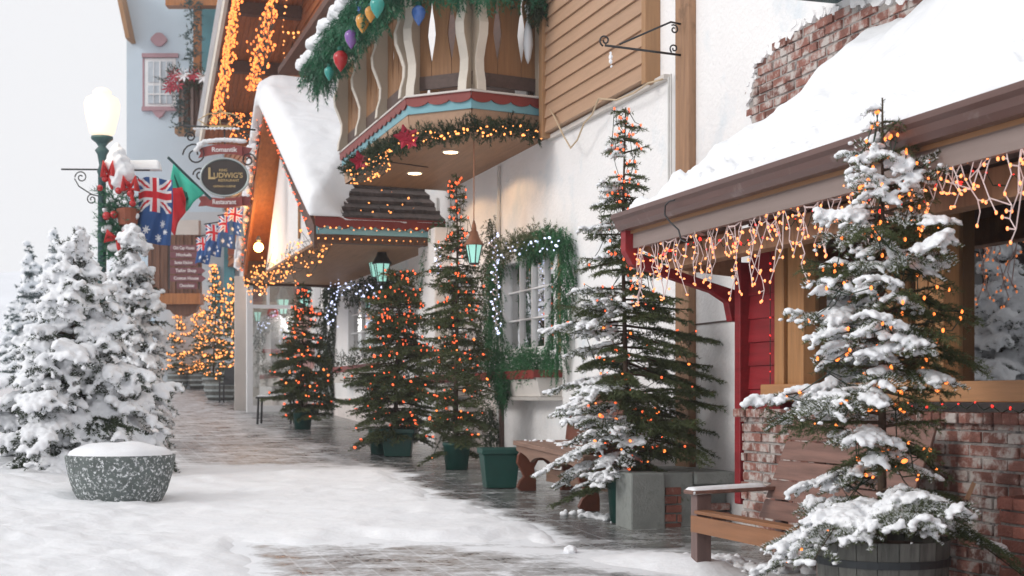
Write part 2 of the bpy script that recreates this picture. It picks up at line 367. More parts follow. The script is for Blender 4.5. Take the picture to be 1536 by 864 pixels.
sy = [-30, 0, 4] + axis(6, 20, 300) + axis(20.2, 50, 90) + [60, 80, 120, 250, 600]
grid('snow_cover', sx, sy, snow_h, M['snow'])
# far hill, the whitening of the mist put into its colour
hx = axis(-420, 200, 40); 
grid('hill', hx, axis(230, 420, 14), lambda x, y: 2 + (y - 230) * .20 * (1 + .5 * noise.noise(Vector((x * .02, y * .01, 2)))) * (1 if x < 60 else .3), mat('hill_mist_white', (.78, .80, .84), .9, .08, .05, 0))

# ------------------------------------------------------------------ snow lying on a sloping quad
def snow_slab(name, quad, th, parent=None, base=None, n=40, m=24, edge=.14, wall=True, seed=0, lump=.04, tf=None, label=None, cat=None, kind='stuff', sag=.04, flatv=False, rough=0.0):
    a, b, c, d = [Vector(q) for q in quad]; vs = []; fs = []
    LU = (b - a).length; LV = (d - a).length; tops = []
    for top in (1, 0):
        for j in range(m):
            for i in range(n):
                u, v = i / (n - 1), j / (m - 1)
                p = a.lerp(b, u).lerp(d.lerp(c, u), v)
                if top:
                    e = min(u * LU, (1 - u) * LU, v * LV, 9 if flatv else (1 - v) * LV) / edge
                    k = math.sqrt(max(0, 1 - (1 - min(e, 1)) ** 2))
                    h = th * (tf(u, v) if tf else 1)
                    q = p * 1.6 + Vector((seed, 0, 0))
                    h = h * k + lump * k * (noise.noise(q) * 1.2 + .5 * noise.noise(q * 3.3)) + rough * k * (1 - v) ** 2 * (noise.noise(p * 9) + .7 * noise.noise(p * 21))
                    tops.append(h); p = p + Vector((0, 0, h))
                else: p = p + Vector((0, 0, min(-.01, tops[j * n + i] - .02)))
                vs.append(p)
    K = n * m
    for j in range(m - 1):
        for i in range(n - 1):
            q = (j * n + i, j * n + i + 1, (j + 1) * n + i + 1, (j + 1) * n + i); fs.append(q); fs.append(tuple(K + x for x in reversed(q)))
    rim = [i for i in range(n)] + [j * n + n - 1 for j in range(1, m)] + [(m - 1) * n + i for i in range(n - 2, -1, -1)] + [j * n for j in range(m - 2, 0, -1)]
    for k in range(len(rim)):
        p, q = rim[k], rim[(k + 1) % len(rim)]; fs.append((p, K + p, K + q, q))
    mb = MB(); mb.add(vs, fs); o = mb.build(name, M['snow'], parent, base=base, wall=wall, smooth=True)
    if label: lab(o, label, cat, None, kind)
    return o

# ------------------------------------------------------------------ foliage tools
def needles(lines, L, W, step, rng, side=.75, per=3, drop=0.0, ang=50):
    """lines: list of (n,3) polylines -> triangles around them"""
    P0 = []; T0 = []
    for l in lines:
        l = np.asarray(l, float); s = l[1:] - l[:-1]; ln = np.linalg.norm(s, axis=1)
        for k in range(len(s)):
            if ln[k] < 1e-5: continue
            c = max(1, int(ln[k] / step)); q = (np.arange(c) + rng.random(c)) / c
            P0.append(l[k] + q[:, None] * s[k]); T0.append(np.repeat((s[k] / ln[k])[None], c, 0))
    if not P0: return np.zeros((0, 3)), np.zeros((0, 3), int)
    P0 = np.repeat(np.concatenate(P0), per, 0); T0 = np.repeat(np.concatenate(T0), per, 0); n = len(P0)
    r = rng.normal(size=(n, 3)); r[:, 2] *= side; r[:, 2] += .25 - drop
    r -= (r * T0).sum(1)[:, None] * T0; r /= np.linalg.norm(r, axis=1)[:, None] + 1e-9
    a = np.radians(ang + rng.normal(size=n) * 10)
    D = T0 * np.cos(a)[:, None] + r * np.sin(a)[:, None]; Ln = L * (.75 + .5 * rng.random(n))
    B = np.cross(D, rng.normal(size=(n, 3))); B /= np.linalg.norm(B, axis=1)[:, None] + 1e-9
    v = np.empty((n, 3, 3)); v[:, 0] = P0 - B * W / 2; v[:, 1] = P0 + B * W / 2; v[:, 2] = P0 + D * Ln[:, None]
    return v.reshape(-1, 3), np.arange(n * 3).reshape(-1, 3)
def np_mesh(name, v, f, m, parent=None, loc=None, smooth=False):
    me = bpy.data.meshes.new(name); k = f.shape[1] if len(f) else 3
    me.vertices.add(len(v)); me.vertices.foreach_set('co', np.asarray(v, np.float32).ravel())
    me.loops.add(f.size); me.loops.foreach_set('vertex_index', f.astype(np.int32).ravel())
    me.polygons.add(len(f)); me.polygons.foreach_set('loop_start', np.arange(0, f.size, k, dtype=np.int32))
    try: me.polygons.foreach_set('loop_total', np.full(len(f), k, np.int32))
    except Exception: pass
    if smooth: me.polygons.foreach_set('use_smooth', np.ones(len(f), bool))
    me.update(calc_edges=True); me.materials.append(m)
    o = bpy.data.objects.new(name, me); COL.objects.link(o)
    if parent: o.parent = parent
    if loc is not None: o.location = loc
    BASE[o.name] = Vector((0, 0, 0)); return o
_ico = None
def ico():
    global _ico
    if _ico is None:
        bm = bmesh.new(); bmesh.ops.create_icosphere(bm, subdivisions=1, radius=1)
        bm.verts.ensure_lookup_table(); _ico = (np.array([v.co[:] for v in bm.verts]), np.array([[v.index for v in f.verts] for f in bm.faces])); bm.free()
    return _ico
def blobs(name, cs, rs, m, parent=None, loc=None, voxel=.016, flat=.7, remesh=True):
    if len(cs) == 0: return None
    iv, fi = ico(); cs = np.asarray(cs); rs = np.asarray(rs); n = len(cs)
    v = cs[:, None, :] + iv[None] * (rs[:, None, None] * np.array([1, 1, flat])); f = (fi[None] + (np.arange(n) * len(iv))[:, None, None]).reshape(-1, 3)
    o = np_mesh(name, v.reshape(-1, 3), f, m, parent, loc, True)
    if remesh:
        md = o.modifiers.new('remesh', 'REMESH'); md.mode = 'VOXEL'; md.voxel_size = voxel; md.use_smooth_shade = True
        ms = o.modifiers.new('smooth', 'SMOOTH'); ms.factor = .5; ms.iterations = 1
        tx = bpy.data.textures.new('snow_lumps', 'CLOUDS'); tx.noise_scale = voxel * 2.6; tx.noise_depth = 3
        dm = o.modifiers.new('lumps', 'DISPLACE'); dm.texture = tx; dm.strength = voxel * 2.0; dm.mid_level = .5; dm.texture_coords = 'LOCAL'
    return o
def mixmesh(parts):
    V = []; Fc = []; k = 0
    for v, f in parts:
        V.append(v); Fc.append(f + k); k += len(v)
    return np.concatenate(V), np.concatenate(Fc)

BULB = {}
def bulb_mesh(r, m):
    key = (round(r, 4), m.name)
    if key not in BULB:
        mb = MB(); mb.ball((0, 0, 0), r, 6, 1.5); me = bpy.data.meshes.new('bulb'); me.from_pydata(mb.v, [], mb.f)
        me.polygons.foreach_set('use_smooth', [True] * len(me.polygons)); me.materials.append(m); BULB[key] = me
    return BULB[key]
def string_lights(name, label, group, pts, r, m, wire=None, cat='string lights', wr=.003, path=None, maxn=100, m2=None, sagf=.03):
    """pts: world points; a wire with a bulb at each"""
    pts = [Vector(p) for p in pts]; b = pts[0].copy()
    root = thing(name, label, cat, b, False, group)
    mb = MB(); path = [Vector(p) for p in (path or pts)]; pp = []
    for a, c in zip(path[:-1], path[1:]): pp += [a, (a + c) / 2 - Vector((0, 0, min(sagf, (a - c).length * .25)))]
    pp.append(path[-1]); mb.tube(pp, wr, 4); mb.build('wire', wire or M['wire'], root)
    for i, p in enumerate(pts[:maxn]):
        o = bpy.data.objects.new('bulb', bulb_mesh(r, m2 if (m2 and i % 3 == 0) else m)); COL.objects.link(o); o.parent = root; o.location = p - b
        o.rotation_euler = (random.random() * 3, random.random() * 3, 0); o.scale = [random.choice((.55, .7, .85, 1, 1, 1.2, 1.5))] * 3
    rest = pts[maxn:]
    if rest:
        mb = MB()
        for p in rest: mb.ball(p, r, 6, 1.5)
        o = mb.build('bulbs', m, root, smooth=True); o['kind'] = 'stuff'
    return root

def conifer(label, cat, base, H, prof, seed, group=None, name='potted_fir_tree', zlow=.12, dz=.11, nb=6, L=.02, W=.0032, step=.010, per=3, needle='needle', snow=None, snow_r=.03, voxel=.016,
            droop=.25, rise=.15, twig=.34, gap=.05, kr=None, side_gain=None, trunk_r=.035, tz0=0, leader=.3, snowflat=.62, miss=.08, sthr=.0, fine=.34, zj=.5, sub=True, pot=None, kind=None):
    """prof: list of (height fraction, radius). snow(az, frac, s, rng) -> 0..1 chance of a clump. returns root, list of light spots"""
    rng = np.random.default_rng(seed); X, Y, Zb = base
    root = thing(name, label, cat, (X, Y, Zb), False, group, kind)
    hs_, rs_ = [p[0] for p in prof], [p[1] for p in prof]
    tr = MB(); lines = []; spots = []; sc_, sr_ = [], []; frost = []
    bend = rng.normal(size=2) * .012
    def tp(z): return np.array([bend[0] * math.sin(z * 2.1) * 2, bend[1] * math.sin(z * 1.7 + 1) * 2, z])
    tr.tube([tp(z) for z in np.linspace(tz0, H, 14)], list(np.linspace(trunk_r, .004, 14)), 7)
    lines.append(np.array([tp(z) for z in np.linspace(H * (1 - leader * .5), H * .998, 5)]))
    z = zlow * H
    while z < H * .975:
        fr = z / H; Rr = float(np.interp(fr, hs_, rs_)); k = max(3, int(round(nb * (1 if fr < .8 else .7)))); a0 = rng.random() * 6.28
        for i in range(k):
            if rng.random() < miss: continue
            az = a0 + i * 6.283 / k + rng.normal() * .22
            Lb = Rr * (.55 + .60 * rng.random() ** .8)
            if side_gain: Lb *= side_gain(az, fr)
            if Lb < .03: continue
            dr = np.array([math.cos(az), math.sin(az), 0]); sd_ = np.array([-math.sin(az), math.cos(az), 0])
            zz = min(z + rng.normal() * dz * zj, H * .99); o = tp(zz); rz = rise * (1 + .9 * fr) + rng.normal() * .14; dp = droop * (1.15 - fr) * (1 + .4 * rng.normal())
            ns = max(4, int(Lb / .06)); S = np.linspace(0, 1, ns + 1); wv = rng.normal() * .14
            br = o + dr * (S * Lb)[:, None] + sd_ * (np.sin(S * 2.5) * wv * Lb)[:, None]; br[:, 2] += Lb * (rz * S - dp * S * S + .06 * S ** 6)
            tr.tube([br[0], br[len(br) // 2], br[-1]], [.006 + .006 * Lb, .005, .002], 4, False)
            lines.append(br[max(1, int(ns * .15)):])
            twl = []
            if sub:
                s = .18
                while s < .97:
                    for sg in (-1, 1):
                        if rng.random() < .12: continue
                        tl = min(Lb * twig * (1.12 - s) + .035, .34) * (.7 + .5 * rng.random()); j = s * ns; a_ = int(j); q = br[a_] + (br[min(a_ + 1, ns)] - br[a_]) * (j - a_)
                        an = R(48 + rng.normal() * 10); dd = dr * math.cos(an) + sd_ * sg * math.sin(an)
                        K = np.linspace(0, 1, 4); tw = q + dd * (K * tl)[:, None]; tw[:, 2] += tl * (.05 * K - (.22 + droop * .5) * K * K) + rng.normal() * .01 * K
                        twl.append(tw)
                        if tl > .14:
                            for e in (.35, .65):
                                for g2 in (-1, 1):
                                    q2 = q + (tw[-1] - q) * e; t2 = tl * .4 * (1.1 - e); an2 = an * sg + g2 * R(45)
                                    d2 = dr * math.cos(an2) + sd_ * math.sin(an2); K2 = np.linspace(0, 1, 3); w2 = q2 + d2 * (K2 * t2)[:, None]; w2[:, 2] -= t2 * .2 * K2
                                    twl.append(w2)
                    s += gap / Lb * (1 if Lb > .3 else .8)
            lines += twl
            for s in (.2, .35, .5, .65, .8, .93):
                spots.append((br[int(s * ns)] + rng.normal(size=3) * .015, az, fr, s))
            if snow:
                pc = snow(az, fr, .6, rng)
                if rng.random() < pc:
                    s0 = .12 + .3 * rng.random(); frost += [br[max(1, int(ns * .3)):]] + twl
                    for l, wgt in [(br, 1.0)] + [(x, .72) for x in twl]:
                        nseg = len(l) - 1
                        for e in np.arange(0, nseg, fine):
                            a_ = int(e); q = l[a_] + (l[a_ + 1] - l[a_]) * (e - a_)
                            d = np.linalg.norm(q[:2] - o[:2]) / max(Lb, .01)
                            if d < s0 * .6: continue
                            nn = noise.noise(Vector((q[0] * 7 + seed, q[1] * 7, q[2] * 7)))
                            if nn + (pc - .5) * .4 < sthr: continue
                            rr = snow_r * wgt * (.55 + .8 * rng.random()) * (1 + .6 * nn)
                            sc_.append(q + np.array([0, 0, rr * .45])); sr_.append(rr)
                        if wgt < 1 and rng.random() < .25 * pc: sc_.append(l[-1] + rng.normal(size=3) * .012 + np.array([0, 0, -.006])); sr_.append(snow_r * (.5 + .4 * rng.random()))
        z += dz * (1 - .45 * fr) * (.85 + .3 * rng.random())
    tr.build('trunk', M['bark'], root, base=(0, 0, 0), smooth=True)
    v, f = needles(lines, L, W, step, rng, per=per)
    np_mesh('foliage', v, f, M[needle], root)
    if frost:
        v, f = needles(frost, L * .85, W * 1.5, step * 1.7, rng, per=2, drop=-1.6, ang=60); np_mesh('powder_snow', v, f, M['snow'], root)
    if sc_: blobs('snow', sc_, sr_, M['snow'], root, None, voxel, snowflat)
    return root, spots, np.array([X, Y, Zb])
def light_tree(label, group, spots, base, n, r, m, seed, smax=.7, fr0=0, fr1=1, m2=None, name='fairy_lights', out=.03, low=False, zmin=0):
    rng = np.random.default_rng(seed); sp = [s for s in spots if s[3] <= smax and fr0 <= s[2] <= fr1 and s[0][2] > zmin]
    if not sp: return
    idx = rng.choice(len(sp), min(n, len(sp)), replace=False); sp = [sp[i] for i in idx]
    sp.sort(key=lambda s: (round(s[2] * 14), s[1] % 6.283))
    pts = [Vector(base + s[0] + np.array([math.cos(s[1]) * out, math.sin(s[1]) * out, (-.012 if low else .018)]) + np.array([0, -out * .8, 0])) for s in sp]
    return string_lights(name, label, group, pts, r, m, m2=m2)

def garland(name, label, group, path, rad, seed, m='cedar', L=.03, W=.005, n=220, twl=.10, hang=0, parent=None, cat='garland', step=.012, per=3):
    """a rope of greenery along world points; hang>0 makes cedar strands droop"""
    rng = np.random.default_rng(seed); pts = np.array([list(p) for p in path], float); seg = np.linalg.norm(pts[1:] - pts[:-1], axis=1); cum = np.r_[0, np.cumsum(seg)]
    lines = []; b = pts[0].copy()
    for _ in range(n):
        q = rng.random() * cum[-1]; i = min(np.searchsorted(cum, q) - 1, len(seg) - 1); i = max(i, 0); p = pts[i] + (pts[i + 1] - pts[i]) * ((q - cum[i]) / seg[i])
        d = rng.normal(size=3); d /= np.linalg.norm(d); p = p + d * rad * rng.random() ** .5
        d2 = d + rng.normal(size=3) * .5; d2 /= np.linalg.norm(d2); ln = twl * (.6 + .8 * rng.random()); K = np.linspace(0, 1, 4)
        l = p + d2 * (K * ln * (1 if not hang else .5))[:, None]
        if hang: l[:, 2] -= K * K * hang * (.4 + .9 * rng.random())
        lines.append(l - b)
    v, f = needles(lines, L, W, step, rng, per=per, ang=38)
    o = np_mesh(name, v, f, M[m], parent, None if parent else Vector(b))
    if not parent: lab(o, label, cat, group)
    else: o.location = Vector(b) - (parent.location if parent.parent is None else Vector((0, 0, 0)))
    return o
def lerp_path(a, b, n=6, sag=0):
    a, b = Vector(a), Vector(b); return [a.lerp(b, i / (n - 1)) - Vector((0, 0, sag * math.sin(math.pi * i / (n - 1)))) for i in range(n)]
def text_part(txt, size, m, parent, loc, rot, name='lettering', ext=.004, sx=1):
    cu = bpy.data.curves.new('t', 'FONT'); cu.body = txt; cu.size = size; cu.align_x = 'CENTER'; cu.align_y = 'CENTER'; cu.extrude = ext; cu.offset = size * .02
    ob = bpy.data.objects.new('t', cu); COL.objects.link(ob); dg = bpy.context.evaluated_depsgraph_get(); me = bpy.data.meshes.new_from_object(ob.evaluated_get(dg))
    bpy.data.objects.remove(ob); me.materials.clear(); me.materials.append(m)
    o = bpy.data.objects.new(name, me); COL.objects.link(o); o.parent = parent; o.location = loc; o.rotation_euler = rot; o.scale = (sx, 1, 1); BASE[o.name] = Vector((0, 0, 0)); return o
# ================================================================== THE INN (stucco wall on the right side of the street)
inn = thing('inn_building', 'white stucco inn with a tan sided upper wall and a timber post', 'building', (12, 0, .4))
def wallmesh(mb, t0, t1, z0, z1, o0, o1, holes=()):
    """wall slab with rectangular holes (t0,t1,z0,z1)"""
    ts = sorted({t0, t1} | {h[0] for h in holes} | {h[1] for h in holes}); zs = sorted({z0, z1} | {h[2] for h in holes} | {h[3] for h in holes})
    for a, b in zip(ts[:-1], ts[1:]):
        for c, d in zip(zs[:-1], zs[1:]):
            m = ((a + b) / 2, (c + d) / 2)
            if any(h[0] < m[0] < h[1] and h[2] < m[1] < h[3] for h in holes): continue
            mb.box(a, b, o0, o1, c, d)
WZT, WZB = 3.06, 1.93
w1a, w1b = T(838, 0), T(757, 0)
w2a, w2b = T(716, 0), T(652, 0)
w3a, w3b = T(596, 0), T(524, 0)
mb = MB(); wallmesh(mb, 5.5, 32, -.3, 7.0, -.25, 0, [(w1a, w1b, WZB, WZT), (w2a, w2b, WZB, WZT), (w3a, w3b, WZB + .25, WZT + .25)])
mb.build('wall', M['mural'], inn)
# upper siding
mb = MB(); s0, s1 = T(969, .1), T(819, .1) ; zz = 4.25; i = 0
while zz < 7:
    mb.hexa([(s0, .0, zz), (s1, .0, zz), (s1, .125, zz), (s0, .125, zz)], [(s0, .0, zz + .148), (s1, .0, zz + .148), (s1, .10, zz + .148), (s0, .10, zz + .148)]); zz += .15
mb.build('siding', M['tan'], inn)
mb = MB(); mb.box(s0 - .09, s0, 0, .145, 4.2, 7); mb.build('siding_trim', M['tan_trim'], inn, bevel=.005); mb = MB(); mb.box(s1 - .02, s1 + .09, 0, .15, 4.2, 7); mb.build('siding_trim', M['tan_trim'], inn, bevel=.005)
mb = MB(); mb.box(s0 - .3, s1 + .1, .002, .06, 4.19, 4.235); mb.build('drip_strip', M['offwhite'], inn)
pt = T(1034, 0); mb = MB(); mb.box(pt - .075 - .06, pt + .075 + .06, 0, .07, gz(pt, 0) + .25, 7); mb.build('timber_post', M['post'], inn, bevel=.008)
tb = T(1106, 0); mb = MB(); mb.box(tb - .1, pt - .14, .003, .008, 2.04, 2.055); mb.build('panel_joint', M['dark_rail'], inn); mb = MB(); mb.box(w1b + .01, w1b + .06, .003, .05, .5, WZB - .5); mb.build('drain_pipe', M['dark_rail'], inn)
# base strip of warm stucco below the windows
mb = MB(); mb.box(w1b + .12, 32, .004, .03, 0, 1.42); mb.build('warm_lower_wall', M['stucco_pink'], inn)
# conduits
mb = MB(); tt = T(1000, .05); mb.tube([(tt, .03, 4.2), (tt, .03, 2.6)], .011, 6); mb.tube([(tt - .05, .03, 4.22), (tt - .05, .03, 2.6)], .009, 6)
mb.tube([(T(748, .03), .03, 4.2), (T(748, .03), .03, .9)], .02, 6); mb.tube([(T(656, .03), .03, 4.2), (T(656, .03), .03, 3.5)], .02, 6)
mb.build('conduit', M['pipe'], inn)
# exposed brick patch
def patch_uv(poly, o): return [(T(u, o), Z(u, v, o)) for u, v in poly]
def inpoly(x, y, p):
    r = False
    for i in range(len(p)):
        (a, b), (c, d) = p[i - 1], p[i]
        if (b > y) != (d > y) and x < (c - a) * (y - b) / (d - b) + a: r = not r
    return r
pp = patch_uv([(1128, 205), (1124, 150), (1132, 120), (1142, 85), (1165, 70), (1195, 40), (1225, 25), (1262, 12), (1400, -10), (1460, -40), (1480, 60), (1300, 130), (1200, 230)], 0)
rng = random.Random(3); mb = MB(); md = MB(); rh = .069; z = 2.9; row = 0
while z < 5.2:
    t = 5.6 + (row % 2) * .11
    while t < 12:
        if inpoly(t + .1, z + .03, pp) and inpoly(t + .02, z + .03, pp):
            L = .2 + rng.uniform(-.012, .006); o = rng.uniform(.006, .026); a = rng.uniform(-.004, .004)
            mb.box(t, t + L, -.02, o, z + a, z + .056 + a)
        t += .218
    z += rh; row += 1
mb.build('brick_patch', M['brick_old'], inn, bevel=.004)
# plaster crust round the broken edge, mortar behind
md.prism([(x, z) for x, z in pp], lambda a, b, d: (a, d, b), .0015, .004); md.build('mortar_bed', M['mortar'], inn)
mb = MB(); q = pp[:10]
for k in range(len(q) - 1):
    for e in range(7):
        f = e / 7; x = q[k][0] + (q[k + 1][0] - q[k][0]) * f + rng.uniform(-.03, .03); z = q[k][1] + (q[k + 1][1] - q[k][1]) * f + rng.uniform(-.02, .02)
        r = rng.uniform(.02, .055); n = 7; mb.prism([(x + r * math.cos(6.28 * i / n) * rng.uniform(.6, 1.6), z + r * math.sin(6.28 * i / n) * rng.uniform(.6, 1)) for i in range(n)], lambda a, b, d: (a, d, b), 0, rng.uniform(.015, .035))
mb.build('plaster_edge', M['stucco'], inn)
mb = MB(); mb.box(7, T(1195, .3), 0, .32, Z(1240, 6, .3) + .13, Z(1240, 6, .3) + .23); mb.build('eave_soffit', M['dark_green'], inn)

# windows of the inn (frame > bars, sill, panes; curtain)
def window(parent, ta, tb_, zb, zt, cols=4, rows=3, fm='white', depth=.09, sheer=True):
    mb = MB(); fw = .07
    mb.box(ta - .03, ta + fw, -depth, .035, zb - .03, zt + .03); mb.box(tb_ - fw, tb_ + .03, -depth, .035, zb - .03, zt + .03)
    mb.box(ta + fw, tb_ - fw, -depth, .034, zt - fw, zt + .03); mb.box(ta + fw, tb_ - fw, -depth, .034, zb - .03, zb + fw)
    fr = mb.build('window_frame', M[fm], parent, bevel=.006)
    mb = MB()
    for i in range(1, cols):
        x = ta + fw + (tb_ - ta - 2 * fw) * i / cols; wd = .016 if i * 2 == cols else .008; mb.box(x - wd, x + wd, -depth + .02, -.02, zb + fw, zt - fw)
    for j in range(1, rows):
        z = zb + fw + (zt - zb - 2 * fw) * j / rows; mb.box(ta + fw, tb_ - fw, -depth + .024, -.024, z - .009, z + .009)
    mb.build('glazing_bars', M[fm], fr, base=BASE[parent.name])
    mb = MB(); mb.box(ta + fw, tb_ - fw, -depth + .03, -depth + .034, zb + fw, zt - fw); mb.build('glass', M['glass'], fr, base=BASE[parent.name])
    if sheer:
        mb = MB(); vs = []
        for half in (0, 1):
            x0, x1 = (ta + .05, ta + (tb_ - ta) * .48) if half == 0 else (ta + (tb_ - ta) * .53, tb_ - .05)
            n = 40; k = len(mb.v); pts = [(x0 + (x1 - x0) * i / n, -depth - .06 + .022 * math.sin(i * 1.3)) for i in range(n + 1)]
            vs = [(x, o, zb) for x, o in pts] + [(x, o, zt) for x, o in pts]; mb.add(vs, [(i, i + 1, i + n + 2, i + n + 1) for i in range(n)])
        mb.build('curtain', M['curtain'], fr, base=BASE[parent.name], smooth=True)
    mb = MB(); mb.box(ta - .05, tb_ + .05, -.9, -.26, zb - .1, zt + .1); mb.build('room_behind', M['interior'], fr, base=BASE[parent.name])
    return fr
window(inn, w1a, w1b, WZB, WZT); window(inn, w2a, w2b, WZB, WZT); window(inn, w3a, w3b, WZB + .25, WZT + .25)
# pilaster under the porch eave
pa = T(656, .2); mb = MB(); mb.box(pa, pa + .9, 0, .24, 0, 3.72); mb.build('pilaster', M['stucco'], inn, bevel=.02)
mb = MB(); rr = random.Random(8)
for k in range(60):
    t = rr.uniform(T(1100, 0), T(940, 0)); z = rr.uniform(.9, 4)
mb = MB(); mb.box(w1a - .08, w1a - .02, .003, .02, WZB - .02, WZT); mb.build('shutter_edge', M['tan_trim'], inn)

# ---- balcony (part of the inn): a chamfered bay
BZ = 4.24
BP = [(16.17, 0.0), (15.99, .89), (16.53, 1.425), (20.06, 1.44), (20.25, 0.0)]
def edge_frame(a, b):
    a, b = Vector((a[0], a[1], 0)), Vector((b[0], b[1], 0)); d = (b - a); L = d.length; d.normalize(); n = Vector((-d.y, d.x, 0))
    if n.dot(a - Vector((18, .2, 0))) < 0: n = -n
    return a, d, n, L
bal = MB(); bal.prism(BP, lambda a, b, d: (a, b, d), BZ, BZ + .04)
balcony = bal.build('balcony', M['soffit'], inn)
BB = BASE['inn_building'] if False else BASE[inn.name]
def offpoly(e):
    out = []
    for i, p in enumerate(BP):
        c = Vector((18.2, 0, 0)); v = Vector((p[0], p[1], 0)) - c; v.normalize(); out.append((p[0] + v.x * e, p[1] + (v.y * e if p[1] > 0 else 0)))
    return out
def band(name, e, z0, z1, m, scallop=False, lean=0):
    mb = MB(); q = offpoly(e)
    for i in range(4):
        a, d, n, L = edge_frame(q[i], q[i + 1])
        if not scallop:
            mb.hexa([a - n * .03 + Vector((0, 0, z0)), a + d * L - n * .03 + Vector((0, 0, z0)), a + d * L + Vector((0, 0, z0)), a + Vector((0, 0, z0))],
                    [a - n * (.03 - lean) + Vector((0, 0, z1)), a + d * L - n * (.03 - lean) + Vector((0, 0, z1)), a + d * L + n * lean + Vector((0, 0, z1)), a + n * lean + Vector((0, 0, z1))])
        else:
            k = max(2, int(L / .22)); pts = [(0, z1), (L, z1)]
            for s in range(k * 10, -1, -1):
                f = s / (k * 10) * L; ph = (s % 10) / 10; pts.append((f, z0 + .028 * (1 - math.sin(math.pi * ph)) + (.012 if s % 10 == 0 else 0)))
            mb.prism(pts, lambda x, z, dd: tuple(a + d * x + n * dd + Vector((0, 0, z))), 0, .016)
    return mb.build(name, m, balcony, base=BB)
band('tan_fascia', .0, BZ, BZ + .24, M['tan'], lean=.03)
band('blue_band', .055, BZ + .235, BZ + .36, M['teal_trim'], lean=.012)
band('scalloped_trim', .075, BZ + .30, BZ + .405, M['red_trim'], True)
band('cap_strip', .12, BZ + .405, BZ + .425, M['offwhite'])
mb = MB(); mb.prism(offpoly(.08), lambda a, b, d: (a, b, d), BZ + .37, BZ + .40); mb.build('balcony_floor', M['offwhite'], balcony, base=BB)
# rails and sawn boards
def strip(name, off, z0, z1, m, th=.04, edges=(0, 1, 2, 3)):
    mb = MB(); q = offpoly(off)
    for i in edges:
        a, d, n, L = edge_frame(q[i], q[i + 1])
        mb.hexa([tuple(a + d * x + n * y + Vector((0, 0, z0))) for x, y in ((0, -th), (L, -th), (L, 0), (0, 0))], [tuple(a + d * x + n * y + Vector((0, 0, z1))) for x, y in ((0, -th), (L, -th), (L, 0), (0, 0))])
    return mb.build(name, m, balcony, base=BB)
strip('lower_rail', -.02, BZ + .50, BZ + .64, M['dark_rail'])
strip('top_rail', .05, BZ + 1.50, BZ + 1.60, M['beige'], .12)
prof = [(0, 0), (.0, .30), (.012, .36), (.030, .45), (.048, .56), (.040, .66), (.012, .80), (.004, .87), (.02, .93), (.035, .96), (.0, .96)]
q = offpoly(-.05)
for i in range(4):
    a, d, n, L = edge_frame(q[i], q[i + 1]); k = max(3, round(L / .28)); wd = L / k
    for j in range(k):
        x0, x1 = j * wd + .003, (j + 1) * wd - .003; z0 = BZ + .56
        cut = [(0, 0), (0, .22), (.014, .30), (.036, .42), (.050, .52), (.038, .64), (.010, .80), (.006, .86), (.024, .93), (.030, .96)]
        pts = [(x0 + c, z0 + z) for c, z in cut] + [(x1 - c, z0 + z) for c, z in reversed(cut)]
        mb = MB(); mb.prism(pts, lambda x, z, dd: tuple(a + d * x + n * dd + Vector((0, 0, z))), -.01, .012)
        mb.build('sawn_board', M['board'], balcony, base=BB)
# wavy sawn posts
def wavy(x, a, d, n, m, s=1.0):
    zc = BZ + .425; pr = [(.10, 0), (.09, .10), (.055, .22), (.05, .34), (.09, .46), (.14, .58), (.15, .70), (.11, .82), (.10, .92), (.14, 1.02), (.19, 1.09)]
    inner = [(-.03, 1.09), (-.03, 0)]
    mb = MB(); mb.prism([(o * s + (.0 if z else 0), zc + z) for o, z in pr] + [(o, zc + z) for o, z in inner], lambda o, z, dd: tuple(a + d * (x + dd) + n * o + Vector((0, 0, z))), -.045, .045)
    k = mb.build('wavy_post', M['beige'], balcony, base=BB)
    mb = MB()
    for (o0, z0), (o1, z1) in zip(pr[:-1], pr[1:]):
        mb.hexa([tuple(a + d * (x + e) + n * (o0 * s + f) + Vector((0, 0, zc + z0))) for e, f in ((-.05, .001), (.05, .001), (.05, .012), (-.05, .012))], [tuple(a + d * (x + e) + n * (o1 * s + f) + Vector((0, 0, zc + z1))) for e, f in ((-.05, .001), (.05, .001), (.05, .012), (-.05, .012))])
    mb.build('post_edging', M['beige_edge'], balcony, base=BB)
q = offpoly(0)
for i, xs in ((0, (.08, -.06)), (1, (.06, -.06)), (2, (.05, 1.2, 2.35, -.05))):
    a, d, n, L = edge_frame(q[i], q[i + 1])
    for x in xs: wavy(x if x >= 0 else L + x, a, d, n, None)
# dark sheet painted for the shaded interior, white panel for light through cutouts
mb = MB(); mb.box(16.3, 20.1, .10, .14, BZ + .40, 7); mb.build('balcony_shade_sheet', M['dark_wood'], balcony, base=BB)
mb = MB(); mb.box(16.35, 16.75, .15, .17, BZ + .45, 6.2); mb.build('cutout_light_panel', M['white'], balcony, base=BB)
